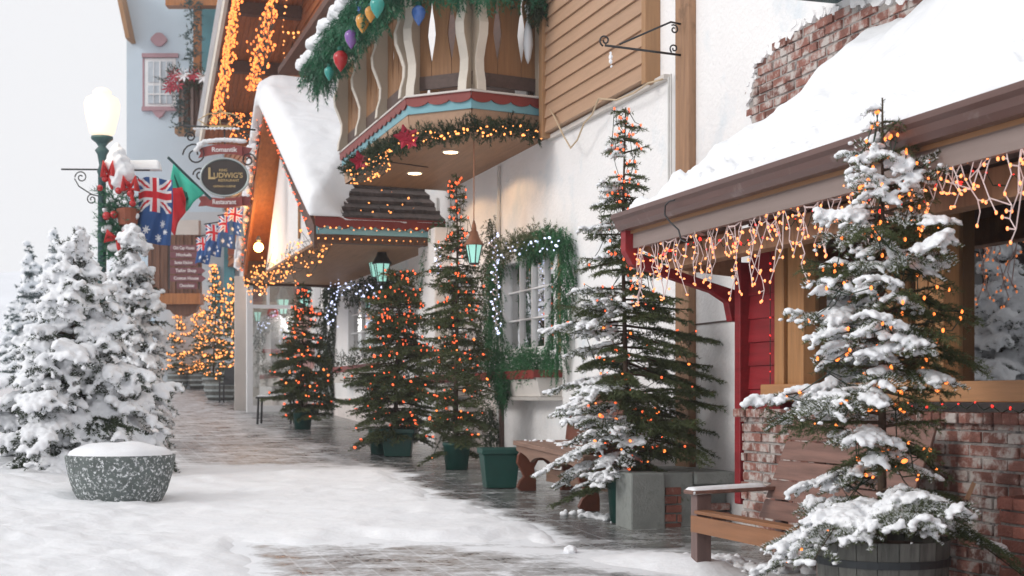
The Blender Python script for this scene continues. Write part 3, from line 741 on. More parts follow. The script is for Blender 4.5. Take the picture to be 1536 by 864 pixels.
# recessed lamps in the soffit
def soff(u, v, z=BZ):
    Y = (z - CAMZ) * F / (V0 - v); X = (u - U0) / F * Y; return inv(X, Y)
for (u, v) in ((676, 227), (622, 259)):
    t, o = soff(u, v); mb = MB(); mb.lathe([(.085, -.012), (.10, -.012), (.10, .0)], (t, o, BZ), 20); k = mb.build('recessed_light_ring', M['offwhite'], balcony, base=BB)
    mb = MB(); mb.lathe([(.082, -.016), (.082, -.013)], (t, o, BZ), 20); mb.build('recessed_light', M['lamp_disc'], balcony, base=BB)
    l = bpy.data.lights.new('soffit_lamp', 'SPOT'); l.energy = 26; l.color = (1, .62, .32); l.spot_size = R(150); l.shadow_soft_size = .08
    lo = bpy.data.objects.new('soffit_lamp_light', l); COL.objects.link(lo); lo.location = P(t, o, BZ - .05)
    l2 = bpy.data.lights.new('soffit_glow', 'POINT')
mb = MB(); a_ = soff(590, 243); b_ = soff(640, 250); mb.hexa([(a_[0], a_[1] - .02, BZ - .012), (b_[0], b_[1] - .02, BZ - .012), (b_[0], b_[1] + .02, BZ - .012), (a_[0], a_[1] + .02, BZ - .012)], [(a_[0], a_[1] - .02, BZ - .001), (b_[0], b_[1] - .02, BZ - .001), (b_[0], b_[1] + .02, BZ - .001), (a_[0], a_[1] + .02, BZ - .001)]); mb.build('soffit_vent', M['dark_rail'], balcony, base=BB)

# ---- entrance porch: gable roof towards the street
porch = thing('porch_roof', 'steep snow covered gable porch roof with scalloped red and blue eave, white gable', 'porch roof', (20, 1.7, 3.7))
PO = 1.745; tN = (19.0 - DX * PO) / DY; tR = (23.4 - DX * PO) / DY; tF = (25.9 - DX * PO) / DY; zE, zR, zF = 3.74, 6.22, 3.88
def slab(mb, p, q, o0, o1, th):
    (t0, z0), (t1, z1) = p, q; mb.hexa([(t0, o0, z0), (t1, o0, z1), (t1, o1, z1), (t0, o1, z0)], [(t0, o0, z0 + th), (t1, o0, z1 + th), (t1, o1, z1 + th), (t0, o1, z0 + th)])
mb = MB(); slab(mb, (tN - .1, zE - .02), (tR, zR), 0, PO, .07); slab(mb, (tF + .1, zF), (tR, zR), 0, PO, .07); mb.build('roof_deck', M['orange_wood'], porch)
mb = MB(); nc = 17; rs = random.Random(4)
for k in range(nc):
    f0, f1 = k / nc, (k + 1.25) / nc; t0, z0 = tN - .15 + (tR - tN + .15) * f0, zE + (zR - zE) * f0; t1, z1 = tN - .15 + (tR - tN + .15) * min(f1, 1), zE + (zR - zE) * min(f1, 1)
    o = 0.0
    while o < PO + .02:
        wv = rs.uniform(.10, .2); e = min(o + wv, PO + .03); j = rs.uniform(0, .012)
        mb.hexa([(t0, o + .002, z0 + .085), (t1, o + .002, z1 + .06), (t1, e - .002, z1 + .06), (t0, e - .002, z0 + .085)], [(t0, o + .002, z0 + .125 + j), (t1, o + .002, z1 + .066), (t1, e - .002, z1 + .066), (t0, e - .002, z0 + .125 + j)]); o = e
mb.build('shingles', M['shingle'], porch)
# scalloped eave facing the camera
mb = MB(); mb.box(tN - .14, tN - .10, 0, PO + .02, zE - .125, zE - .01); mb.build('blue_band', M['teal_trim'], porch)
mb = MB(); k = 11; L = PO + .04; pts = [(0, zE + .10), (L, zE + .10)]
for s in range(k * 10, -1, -1):
    pts.append((s / (k * 10) * L, zE - .05 + .04 * (1 - math.sin(math.pi * ((s % 10) / 10)))))
mb.prism(pts, lambda x, z, dd: (tN - .14 - dd, x, z), 0, .02); mb.build('scalloped_trim', M['red_trim'], porch)
mb = MB(); mb.box(tN - .13, tN + .02, .2, PO + .03, zE - .24, zE - .13); mb.build('eave_beam', M['dark_wood'], porch)
mb = MB(); mb.box(tN + .02, tF, 0, PO - .04, zE - .22, zE - .18); mb.build('soffit', M['soffit'], porch)
mb = MB(); mb.box(tF, tF + .12, -.0, PO + .03, zF - .40, zF + .04); mb.build('far_beam', M['dark_wood'], porch)
mb = MB(); mb.prism([(tN + .3, zE - .19), (tF - .15, zF - .32), (tR, zR - .06)], lambda t, z, d: (t, d, z), PO - .34, PO - .30); mb.build('gable_wall', M['stucco'], porch)
for p, q in (((tN - .12, zE - .32), (tR, zR - .10)), ((tF + .12, zF - .32), (tR, zR - .10))):
    mb = MB(); slab(mb, p, q, PO, PO + .05, .30); mb.build('rake_board', M['dark_wood'] if p[0] < tR else M['orange_wood'], porch, bevel=.004)
mb = MB(); mb.box(tR - 1.55, tR - 1.5, PO - .29, PO - .26, 3.9, 5.2); mb.build('gable_post', M['tan_trim'], porch)
t, o = T(388, PO - .06), PO - .06; zl = Z(388, 371, o)
mb = MB(); mb.ball((t, o, zl), .085, 12); mb.build('globe_lamp', M['porch_lamp'], porch, smooth=True)
mb = MB(); mb.lathe([(.03, .08), (.05, .12), (.02, .2)], (t, o, zl), 10); mb.build('lamp_socket', M['iron'], porch)
l = bpy.data.lights.new('porch_bulb', 'POINT'); l.energy = 34; l.color = (1, .5, .15); l.shadow_soft_size = .09; lo = bpy.data.objects.new('porch_bulb_light', l); COL.objects.link(lo); lo.location = P(t - .13, o, zl)
# snow on the porch
def tfn(u, v):    # u along slope eave->ridge, v from wall (0) to front (1)
    a = min(max((v + u * 1.0 - .74) / .16, 0), 1); return a * (.75 + .35 * math.sin(u * 2.2)) - (1 - a) * .30
sa_ = snow_slab('porch_snow', [(tN - .22, 0, zE + .10), (tR + .25, 0, zR + .14), (tR + .25, PO + .16, zR + .14), (tN - .22, PO + .16, zE + .10)], .40, n=70, m=40, edge=.22, seed=1, lump=.05, tf=tfn, base=(tR, 1, 5))
sb_ = snow_slab('porch_snow', [(tF + .30, .05, zF + .02), (tR - .1, .05, zR + .12), (tR - .1, PO + .22, zR + .12), (tF + .30, PO + .22, zF + .02)], .46, n=50, m=30, edge=.22, seed=5, lump=.05, base=(tR, 1, 5))
cap = MB(); pts = [(tR + .08, o, zR + .26 + .02 * math.sin(o * 4)) for o in np.linspace(.05, PO + .1, 12)]
cap.tube(pts, [.22] + [.30] * 9 + [.27, .16], 20)
vs, fs = [], []
for ob in (sa_, sb_):
    k = len(vs); vs += [tuple(v.co + Vector((tR, 1, 5))) for v in ob.data.vertices]; fs += [tuple(k + q for q in f.vertices) for f in ob.data.polygons]
for ob in (sa_, sb_): bpy.data.objects.remove(ob)
mb = MB(); mb.add(vs, fs); mb.add(cap.v, cap.f); o = mb.build('porch_snow', M['snow'], None, base=(tR, 1, 5), smooth=True); lab(o, 'thick rounded snow draped over the gabled porch roof', 'roof snow', None, 'stuff')
md = o.modifiers.new('remesh', 'REMESH'); md.mode = 'VOXEL'; md.voxel_size = .035; md.use_smooth_shade = True
md = o.modifiers.new('smooth', 'SMOOTH'); md.factor = .5; md.iterations = 5

# ---- storefront across the end of the inn, facing the camera
ts = (28.5) / DY; gzz = gz(ts, .7)
sf = thing('storefront', 'white framed glass shop front facing the street end under the porch beam', 'shop front', (ts, .7, gzz))
mb = MB()
for o in (1.40, .06): mb.box(ts, ts + .1, o - .05, o + .07, gzz - .05, 3.9)
mb.box(ts, ts + .1, .13, 1.35, 3.78, 3.9); mb.box(ts, ts + .1, .13, 1.35, 3.20, 3.27); mb.box(ts, ts + .1, .13, 1.35, gzz - .05, gzz + .12); mb.box(ts + .01, ts + .09, .50, .56, gzz + .12, 3.2); mb.box(ts + .01, ts + .09, 1.02, 1.07, 3.27, 3.78)
mb.build('frame', M['white'], sf, bevel=.005)
mb = MB(); mb.box(ts + .05, ts + .055, .13, 1.35, gzz + .12, 3.78); mb.build('glass', M['glass'], sf)
mb = MB(); mb.box(ts + .9, ts + .95, -.3, 1.6, gzz, 3.9); mb.build('back_panel', M['offwhite'], sf)
mb = MB(); mb.box(ts + .5, ts + .55, .12, .46, gzz + .1, 3.7); mb.box(ts + .45, ts + .5, 1.1, 1.3, 3.3, 3.7); mb.build('pink_panel', M['pink'], sf)
l = bpy.data.lights.new('shop_lamp', 'POINT'); l.energy = 22; l.color = (1, .86, .80); l.shadow_soft_size = .2; lo = bpy.data.objects.new('shop_lamp_light', l); COL.objects.link(lo); lo.location = P(ts + .14, .6, 2.95)
mb = MB(); mb.ball((ts + .5, 1.15, 3.5), .06, 10); mb.build('shop_bulb', M['lamp_disc'], sf, smooth=True)
# red knitted jumper hanging in the shop
j = thing('white_jumper', 'white long sleeved jumper with red collar hanging behind the shop glass', 'jumper', (ts + .3, .95, 2.1))
pz = 2.35; op = [(0.55, .0), (.60, .0), (.66, .35), (.70, .30), (.78, .0), (.88, .06), (.80, .55), (.68, .78), (.52, .86), (.44, .80), (.36, .86), (.22, .78), (.10, .5), (.02, .06), (.11, .02), (.2, .32), (.24, .0)]
op = [(.24, 0), (.66, 0), (.68, .36), (.78, .02), (.88, .07), (.79, .56), (.66, .80), (.52, .87), (.45, .81), (.38, .87), (.24, .80), (.11, .56), (.02, .07), (.12, .02), (.22, .36)]
mb = MB(); mb.prism([(.5 + a * .95, pz + b * .9) for a, b in op], lambda a, b, d: (d, a, b), ts + .25, ts + .33); mb.build('body', M['sweater'], j, bevel=.02)
mb = MB(); mb.box(ts + .235, ts + .34, .73, 1.12, pz - .02, pz + .05); mb.build('hem', M['flag_red'], j)
mb = MB(); mb.tube([(ts + .24, .93 + .09 * math.cos(a), pz + .78 + .07 * math.sin(a)) for a in np.linspace(0, 6.28, 12)], .03, 6); mb.build('collar', M['flag_red'], j)
j = thing('oval_notice', 'pale pink rounded notice board with dark letters hanging in the shop front', 'notice board', (ts - .05, .3, 2.1))
mb = MB(); mb.prism([(.30 + .17 * np.sign(math.cos(a)) * abs(math.cos(a)) ** .6, 2.22 + .27 * np.sign(math.sin(a)) * abs(math.sin(a)) ** .6) for a in np.linspace(0, 6.2, 24)], lambda a, b, d: (d, a, b), ts - .06, ts - .03); mb.build('board', M['pink'], j)
text_part('EXIT', .12, M['iron'], j, (-.02, 0, .14), (R(90), 0, -TH + 0), 'lettering') if False else None
tp_ = text_part('EXIT', .12, M['iron'], j, (-.018, 0, .14), (R(90), 0, R(-90)), 'lettering')

# ---- chalet beyond the inn: big timber gable with orange soffit
ch = thing('timber_chalet', 'timber chalet with orange lit roof overhang above the porch', 'building', (30, 0, 1.2))
cN = 26.0; cF = (42 - DX * .3) / DY
mb = MB(); mb.box(32.05, cF, -.3, 0, 0, 5.2); mb.build('lower_wall', M['stucco'], ch)
mb = MB(); z = 5.2
while z < 11.5:
    mb.hexa([(cN, -.2, z), (cF, -.2, z), (cF, .33, z), (cN, .33, z)], [(cN, -.2, z + .19), (cF, -.2, z + .19), (cF, .30, z + .19), (cN, .30, z + .19)]); z += .195
mb.build('timber_wall', M['orange_wood'], ch)
oC = 1.8; tA = (33.2 - DX * oC) / DY; zA = 7.35; tB = (22.0 - DX * oC) / DY; zB = 11.9
n = 14; mb = MB()
for k in range(n):
    o0 = .33 + (oC - .33) * k / n; o1 = .33 + (oC - .33) * (k + 1) / n - .008
    slab(mb, (tA, zA), (tB, zB), o0, o1, .05)
mb.build('roof_boards', M['orange_wood'], ch)
mb = MB(); slab(mb, (tA, zA + .052), (tB, zB + .052), -3, oC, .15); mb.build('roof', M['shingle'], ch)
mb = MB(); slab(mb, (tA - .0, zA - .12), (tB, zB - .12), oC + .001, oC + .07, .38); mb.build('rake_board', M['beige_edge'], ch)
for k in range(4):
    t = tA - 1.4 - k * 1.9; f = (t - tA) / (tB - tA); z = zA + (zB - zA) * f
    mb = MB(); mb.box(t, t + .2, .33, oC, z - .28, z - .04); mb.build('roof_beam', M['dark_wood'], ch)
mb = MB(); f0 = T(432, .34); f1 = T(404, .34); mb.box(f0, f1, .30, .37, Z(418, 27, .34), 9); k = mb.build('window_frame', M['offwhite'], ch); mb = MB(); mb.box(f0 + .12, f1 - .12, .371, .375, Z(418, 22, .34), 9); mb.build('glass', M['white'], k, base=BASE[ch.name])
mb = MB(); mb.box(T(520, .9), T(425, .9), .34, 1.0, Z(470, 48, .9) , Z(470, 48, .9) + .12); mb.build('cross_beam', M['dark_wood'], ch)
snow_slab('chalet_snow', [(tA + .1, -.5, zA + .2), (tB, -.5, zB + .2), (tB, oC + .16, zB + .2), (tA + .1, oC + .16, zA + .2)], .30, n=50, m=20, seed=9, base=(30, 1, 8), label='snow along the roof edge of the timber chalet', cat='roof snow')

# ---- small restaurant lean-to in the foreground right
OF = .28
tE = (10.2 - DX * 1.15) / DY
FT = (10.28 - DX * OF) / DY
rest = thing('brick_restaurant', 'red sided lean-to restaurant with a brown gutter and a large timber framed window', 'building', (8, OF, .3))
wl = T(1172, OF); wr = 4.3; zs, zt = 1.42, 2.62
mb = MB(); z = 1.0
while z < 2.95:
    mb.hexa([(wl, 0, z), (FT, 0, z), (FT, OF + .012, z), (wl, OF + .012, z)], [(wl, 0, z + .166), (FT, 0, z + .166), (FT, OF - .002, z + .166), (wl, OF - .002, z + .166)]); z += .168
mb.build('red_siding', M['red'], rest)
mb = MB(); mb.box(FT - .0, FT + .09, .0, OF + .08, gz(FT, 0) + .25, 2.42); mb.build('red_corner_post', M['red'], rest, bevel=.01)
mb = MB(); mb.box(3.6, wl, 0, OF, 2.68, 3.0); mb.box(3.6, wl, .0, OF, .3, 1.3); mb.build('wall', M['dark_wood'], rest)
# timber window
mb = MB()
for u0, u1 in ((1172, 1186), (1188, 1212)): mb.box(T(u1, OF), T(u0, OF), OF - .10, OF + .055 - (.02 if u0 == 1188 else 0), zs, 2.7)
wf = mb.build('window_frame', M['frame_wood'], rest, bevel=.006)
mb = MB()
for u0, u1 in ((1336, 1350), (1384, 1402), (1404, 1426)): mb.box(T(u1, OF), T(u0, OF), OF - .10, OF + .05, zs, 2.7)
mb.build('mullion', M['frame_wood'], wf, base=BASE[rest.name], bevel=.006)
mb = MB(); mb.box(4.0, wl + .12, OF - .12, OF + .10, zs, zs + .115); mb.build('sill', M['sill_wood'], wf, base=BASE[rest.name], bevel=.008)
mb = MB(); mb.box(4.0, wl, OF - .09, OF + .04, 2.60, 2.70); mb.build('head', M['dark_wood'], wf, base=BASE[rest.name])
mb = MB(); mb.box(4.0, wl - .1, OF - .06, OF - .055, zs + .1, 2.65); mb.build('glass', M['glass_dark'], wf, base=BASE[rest.name])
mb = MB(); n = 60
for (x0, x1) in ((T(1400, OF), T(1350, OF)), (T(1330, OF), T(1262, OF))):
    k0 = len(mb.v); pts = [(x0 + (x1 - x0) * i / n, OF - .16 + .02 * math.sin(i * .9)) for i in range(n + 1)]; mb.add([(x, o, zs) for x, o in pts] + [(x, o, 2.68) for x, o in pts], [(i, i + 1, i + n + 2, i + n + 1) for i in range(n)])
mb.build('curtain', M['curtain_orange'], wf, base=BASE[rest.name], smooth=True)
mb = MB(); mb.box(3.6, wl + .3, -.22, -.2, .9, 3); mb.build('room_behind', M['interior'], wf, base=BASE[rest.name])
# roof deck, rafters, gutter
zg = 2.75; oG = 1.15; rise = .42
mb = MB(); mb.hexa([(3, 0, zg + .28), (tE, 0, zg + .28), (tE, oG, zg - .14), (3, oG, zg - .14)], [(3, 0, zg + .34), (tE, 0, zg + .34), (tE, oG, zg - .08), (3, oG, zg - .08)]); mb.build('roof', M['soffit'], rest)
t = 3.4
while t < tE:
    mb = MB(); mb.prism([(OF, 2.73), (oG - .05, 2.52), (oG - .05, 2.44), (oG - .16, 2.40), (oG - .3, 2.44), (OF, 2.60)], lambda o, z, d: (d, o, z + .11), t, t + .07); mb.build('rafter', M['fascia'], rest); t += .42
mb = MB(); mb.box(3, tE, oG - .06, oG - .02, zg - .24, zg - .06); mb.build('fascia', M['fascia'], rest)
mb = MB(); mb.box(3, tE - .05, .74, .86, zg - .38, zg - .22); mb.build('tan_beam', M['post'], rest, bevel=.006)
gp = [(oG - .015, 0), (oG - .015, -.115), (oG + .065, -.115), (oG + .09, -.085), (oG + .10, -.05), (oG + .125, -.03), (oG + .125, 0), (oG + .115, 0), (oG + .10, -.02), (oG, -.02)]
mb = MB(); mb.prism([(a, zg + b) for a, b in gp], lambda o, z, d: (d, o, z), 3, tE + .02); mb.build('gutter', M['gutter'], rest)
# end bracket: tan infill and curved red beam
mb = MB(); mb.prism([(OF + .02, zg + .17), (oG - .06, zg - .14), (oG - .06, zg - .24), (.75, 2.36), (OF + .02, 2.32)], lambda o, z, d: (d, o, z), tE - .10, tE - .06); mb.build('end_infill', M['post'], rest)
cur = [(oG + .04, zg - .10), (oG + .03, zg - .24), (oG - .08, zg - .31), (.78, 2.34), (.50, 2.27), (.36, 2.20), (.33, 2.05)]
mb = MB(); up = [(o, z) for o, z in cur]; lo_ = [(o - .01, z - .085) for o, z in cur[2:-1]] + [(.27, 2.05)]
mb.prism([(oG + .04, zg - .10), (oG + .04, zg - .26), (oG - .02, zg - .36)] + [(.78, 2.29), (.50, 2.21), (.38, 2.14), (.35, 2.00), (.28, 2.00), (.28, 2.22), (.50, 2.28), (.78, 2.36), (oG - .10, zg - .29), (oG - .06, zg - .10)], lambda o, z, d: (d, o, z), tE - .05, tE + .04)
mb.build('curved_bracket', M['red'], rest, bevel=.006)
# brick knee wall with coping
def bricks(mb, t0, t1, z0, z1, o, rg, L=.2, h=.056, g=.013, ox=.012, face='o'):
    z = z0; r = 0
    while z < z1 - .02:
        x = t0 - (r % 2) * .1
        while x < t1:
            a, b = max(x, t0), min(x + L, t1)
            if b - a > .03:
                e = rg.uniform(-ox, ox * .6); k = rg.uniform(-.003, .003)
                if face == 'o': mb.box(a, b, o - .05, o + e, z + k, z + h + k)
                else: mb.box(o + .05, o - e, a, b, z + k, z + h + k)
            x += L + g
        z += h + g; r += 1
rg = random.Random(11); OB = .40; kt = T(1112, OB); zc = 1.30
mb = MB(); bricks(mb, 4.2, kt, .1, zc, OB, rg); bricks(mb, OF - .1, OB - .055, .1, zc, kt, rg, face='t'); kw = mb.build('brick_knee_wall', M['brick_old'], rest, bevel=.005)
mb = MB(); mb.box(4.2, kt - .012, OF - .15, OB - .016, .0, zc - .002); mb.build('mortar', M['mortar'], kw, base=BASE[rest.name])
mb = MB(); x = 4.2
while x < kt + .05:
    e = rg.uniform(-.012, .012); mb.box(x, min(x + .068, kt + .06), OF - .05, OB + .05 + e, zc + .006, zc + .066 + rg.uniform(-.004, .004)); x += .075
mb.build('coping', M['brick_old'], kw, base=BASE[rest.name], bevel=.008)
mb = MB(); bricks(mb, 4.6, T(1494, .62), .0, .93, .62, rg, ox=.01); bricks(mb, OB + .01, .62 - .055, .0, .93, T(1494, .62), rg, face='t'); k = mb.build('brick_pier', M['brick'], rest, bevel=.005)
mb = MB(); mb.box(4.6, T(1494, .62) - .012, OB + .01, .60, 0, .928); mb.build('mortar', M['mortar'], k, base=BASE[rest.name])
# deep snow on the lean-to
def tfr(u, v):     # u: near -> far end, v: eave -> wall
    w = float(np.interp(u, [.3, .5, .65, .751, .765, .80, .839, .860, .875, .902, .965, .984, 1], [3.2, 2.7, 2.3, 2.05, 1.92, 1.84, 1.80, 1.72, 1.56, 1.49, 1.42, 1.26, 1.0]))
    e = float(np.interp(v, [0, .12, .21, .37, .6, .74, 1], [.06, .10, .16, .38, .56, .72, 1]))
    return .26 + (w - .26) * e
snow_slab('restaurant_roof_snow', [(3, oG + .04, zg - .06), (tE - .02, oG + .04, zg - .06), (tE + .0, .004, zg + .30), (3, .004, zg + .30)], .40, n=230, m=70, edge=.13, seed=13, lump=.11, tf=tfr, flatv=True, rough=.07, base=(8, .6, 3), label='deep white snow bank on the brown guttered lean-to roof beside the brick patch', cat='roof snow')

# concrete and brick pedestal at the foot of the timber post
pd = thing('concrete_pedestal', 'grey concrete block with a patch of bare brick at the foot of the timber post', 'pedestal', (T(1000, .5), .5, gz(T(1000, .5), .5)))
tP = inv(.895, 10.78)[0]; g = gz(tP, .9); zt_ = .87
mb = MB(); mb.box(tP, tP + .32, .62, .905, g - .1, zt_); mb.box(tP + .05, tP + .32, .36, .618, g - .1, zt_ - .004); mb.box(tP + .02, tP + 1.0, .002, .358, zt_ - .10, zt_ - .003); mb.box(tP + .2, tP + 1.0, .002, .498, g - .1, zt_ - .102); mb.build('block', M['concrete'], pd, bevel=.015)
mb = MB(); bricks(mb, .47, .615, g - .02, zt_ - .12, tP + .03, rg, L=.13, face='t'); mb.build('bare_bricks', M['brick'], pd, bevel=.004)
mb = MB(); bricks(mb, .02, .34, g - .02, g + .17, tP + .1, rg, face='t'); mb.build('low_brick_course', M['brick_old'], pd, bevel=.004)
# ================================================================== FAR END OF THE STREET
def wbox(mb, u0, u1, v0, v1, Y, d=.1, dy=0):
    a = A(u0, v0, Y); b = A(u1, v1, Y); mb.box(a.x, b.x, Y + dy, Y + dy + d, b.z, a.z); return mb
bb = thing('blue_building', 'pale blue plastered building with a mauve framed sash window and a wooden balcony', 'building', (-9.8, 42, 1.7), False)
mb = MB(); a = A(190, 0, 42); b = A(300, 0, 42); mb.box(a.x, -8.55, 42.0, 50, 1.5, 13.2)
mb.build('wall', M['stucco_blue'], bb)
mb = MB(); a0 = A(191, 60, 41.5); a1 = A(172, -30, 41.5); mb.hexa([(a1.x, 41.3, a1.z), (a0.x, 41.3, a0.z), (a0.x, 49, a0.z), (a1.x, 49, a1.z)], [(a1.x + .12, 41.3, a1.z), (a0.x + .12, 41.3, a0.z + .02), (a0.x + .12, 49, a0.z + .02), (a1.x + .12, 49, a1.z)]); mb.build('eave', M['tan_trim'], bb)
mb = MB(); wbox(mb, 218, 264, 88, 160, 42, .06, -.03); fr = mb.build('window_frame', M['white'], bb)
mb = MB(); wbox(mb, 223, 259, 93, 124, 42, .02, -.06); wbox(mb, 223, 259, 129, 156, 42, .02, -.06); mb.build('glass', mat('pale_pane', (.45, .5, .55), .15, .2, 3, 0), fr)
mb = MB(); wbox(mb, 240, 242, 93, 156, 42, .02, -.085); wbox(mb, 223, 259, 141, 143, 42, .02, -.087); wbox(mb, 231, 232, 93, 156, 42, .01, -.083); wbox(mb, 250, 251, 93, 156, 42, .01, -.083); mb.build('glazing_bars', M['white'], fr)
mb = MB(); wbox(mb, 214, 268, 81, 87, 42, .12, -.10); wbox(mb, 214, 267, 161, 167, 42, .14, -.12); wbox(mb, 214, 217, 88, 160, 42, .02, -.02); mb.build('mauve_trim', M['mauve'], bb)
mb = MB(); c = A(238, 59, 41.9); mb.prism([(c.x + .22 * math.cos(q) * (1 + .12 * math.cos(4 * q)), c.z + .2 * math.sin(q)) for q in np.linspace(0, 6.1, 20)], lambda x, z, d: (x, d, z), 41.9, 42); mb.build('plaster_crest', M['mauve'], bb); mb = MB(); c = A(238, 171, 41.9)
mb.prism([(c.x - .2, c.z + .1), (c.x + .2, c.z + .1), (c.x + .1, c.z - .05), (c.x, c.z - .12), (c.x - .1, c.z - .05)], lambda x, z, d: (x, d, z), 41.9, 42); mb.build('plaster_crest', M['mauve'], bb)
mb = MB(); wbox(mb, 299, 330, 6, 150, 41.6, .1); wbox(mb, 284, 330, -40, 6, 41.6, .1); mb.build('recess_wall', M['teal_wall'], bb)
mb = MB(); wbox(mb, 290, 300, 0, 150, 41, .25); wbox(mb, 248, 335, -8, 8, 40.8, .4); mb.build('timber_post', M['orange_board'], bb)
mb = MB(); wbox(mb, 268, 330, 118, 192, 40.4, .12); mb.build('balcony_panel', M['brown_wall'], bb)
for x in range(272, 328, 7):
    mb = MB(); wbox(mb, x, x + 4, 122, 188, 40.3, .05); mb.build('baluster', M['dark_wood'] if x % 2 else M['fascia'], bb)
mb = MB(); wbox(mb, 262, 335, 112, 119, 40.1, .5); wbox(mb, 262, 335, 190, 200, 40.1, .5); mb.build('balcony_rail', M['tan_trim'], bb)
for k in range(4):
    pass
pl_ = [A(x, 118, 40) for x in (256, 270, 285, 300, 318)]
garland('flower_box_greens', 'greenery with poinsettias and snow along the balcony of the pale blue building', None, pl_, .28, 3, 'needle_dark', .10, .03, 160, .22, cat='garland', step=.05)
cs = [];
for i, (x, y) in enumerate(((257, 122), (266, 128), (275, 112), (262, 112), (290, 112), (305, 115), (254, 131))):
    c = A(x, y, 39.7); mb = MB()
    for k in range(9):
        q = k * .7; mb.add([c, c + Vector((math.cos(q) * .13 - .03, -.05, math.sin(q) * .13)), c + Vector((math.cos(q) * .24, -.08, math.sin(q) * .24)), c + Vector((math.cos(q + .4) * .13, -.05, math.sin(q + .4) * .13))], [(0, 1, 2, 3)])
    o = mb.build('poinsettia', M['poinsettia'] if i % 3 != 2 else M['snow'], None, base=c, wall=False); lab(o, ('red poinsettia at the left end of the far balcony greens', 'red poinsettia second from the left on the far balcony', 'white snow dusted bloom above the red ones on the far balcony', 'topmost red poinsettia at the left of the far balcony greens', 'red poinsettia near the middle of the far balcony greens', 'white snow dusted bloom at the right of the far balcony greens', 'lowest red poinsettia hanging at the left of the far balcony')[i], 'flower', 'poinsettias on the far balcony')
garland('column_garland', 'dark green garland hanging down the corner of the pale blue building', None, [A(289, v, 40.5) for v in (0, 30, 60, 95)], .15, 5, 'needle_teal', .10, .03, 120, .18, step=.05)
garland('column_garland', 'frosted garland hanging below the far balcony behind the oval sign', None, [A(x, v, 39.8) for x, v in ((268, 140), (270, 165), (273, 190), (280, 200))], .13, 6, 'needle_teal', .10, .03, 90, .18, step=.05)
# shop at the end of the street with carved brown bay
es = thing('corner_shop', 'white and teal shop front beyond the lit trees with a carved brown bay', 'building', (-7.8, 44, 1.8), False)
mb = MB(); wbox(mb, 232, 400, 318, 600, 41.2, .6); mb.build('wall', mat('shop_white', (.55, .60, .64), .8, .05, 1, .1, 20), es)
mb = MB()
for u0, u1 in ((318, 330), (336, 352), (360, 372)): wbox(mb, u0, u1, 400 if u0 < 330 else 330, 470, 41.1, .05)
mb.build('teal_window', M['teal_wall'], es)
mb = MB(); wbox(mb, 262, 298, 330, 372, 40.6, .3); mb.build('upper_boards', M['offwhite'], es)
bay = MB(); Yb = 38
for i, x in enumerate(range(222, 300, 6)): wbox(bay, x, x + 5.4, 352, 452, Yb, .3, .02 * (i % 2))
bay.build('brown_bay', M['brown_wall'], es)
mb = MB(); wbox(mb, 218, 300, 440, 456, Yb - .15, .5); mb.build('bay_ledge', M['orange_board'], es)
mb = MB(); a = A(232, 456, Yb); b = A(298, 456, Yb)
pts = [(b.x, a.z), (a.x, a.z), (a.x + .12, a.z - .10), (a.x + .4, a.z - .16), (a.x + .5, a.z - .28), (a.x + .8, a.z - .33), (b.x - .1, a.z - .2)]
mb.prism(pts, lambda x, z, d: (x, d, z), Yb, Yb + .3); mb.build('carved_bracket', M['brown_wall'], es)
mb = MB(); wbox(mb, 342, 366, 360, 382, 39, .3); mb.build('planter_box', M['terracotta'], es)
# stack of mauve pointer plaques
names = ['Old Cap House', 'Mitchells', 'Santas Kitchen', 'Tailor Shop', 'Cotton House', 'Chocolates']
for i, (nme, v) in enumerate(zip(names, (372, 382.5, 394, 406, 417.5, 428.5))):
    Y = 36; u0 = 255 + (10 if i == 5 else 0); u1 = (297, 297, 296, 303, 304, 296)[i]; a = A(u0, v - 4.6, Y); b = A(u1, v + 4.6, Y); h = (a.z - b.z)
    s = thing('pointer_plaque', 'mauve lettered shop plaque, number %s from the top of the stack below the flags' % ('one', 'two', 'three', 'four', 'five', 'six')[i], 'sign', ((a.x + b.x) / 2, Y, b.z), False, 'mauve plaques below the flags')
    mb = MB(); pt_ = .06 if i not in (3, 4) else .14
    mb.prism([(a.x, b.z + .02), (a.x + .03, b.z), (b.x - .02, b.z), (b.x + (pt_ - .06), b.z + h / 2), (b.x - .02, a.z), (a.x + .03, a.z), (a.x, a.z - .02)], lambda x, z, d: (x, d, z), Y, Y + .05); mb.build('board', M['sign_mauve'], s, bevel=.006)
    text_part(nme, h * .72, M['letter'], s, (0, -.008, h / 2), (R(90), 0, 0), sx=min(1, (b.x - a.x) * .86 / (len(nme) * h * .40)))
o = thing('sign_frame', 'dark iron rails holding the stack of mauve plaques', 'sign frame', A(253, 434, 36.1), False)
for x in (252.5, 297.5):
    mb = MB(); wbox(mb, x, x + 1.8, 366, 434, 36.1, .05); mb.build('rail', M['iron'], o)

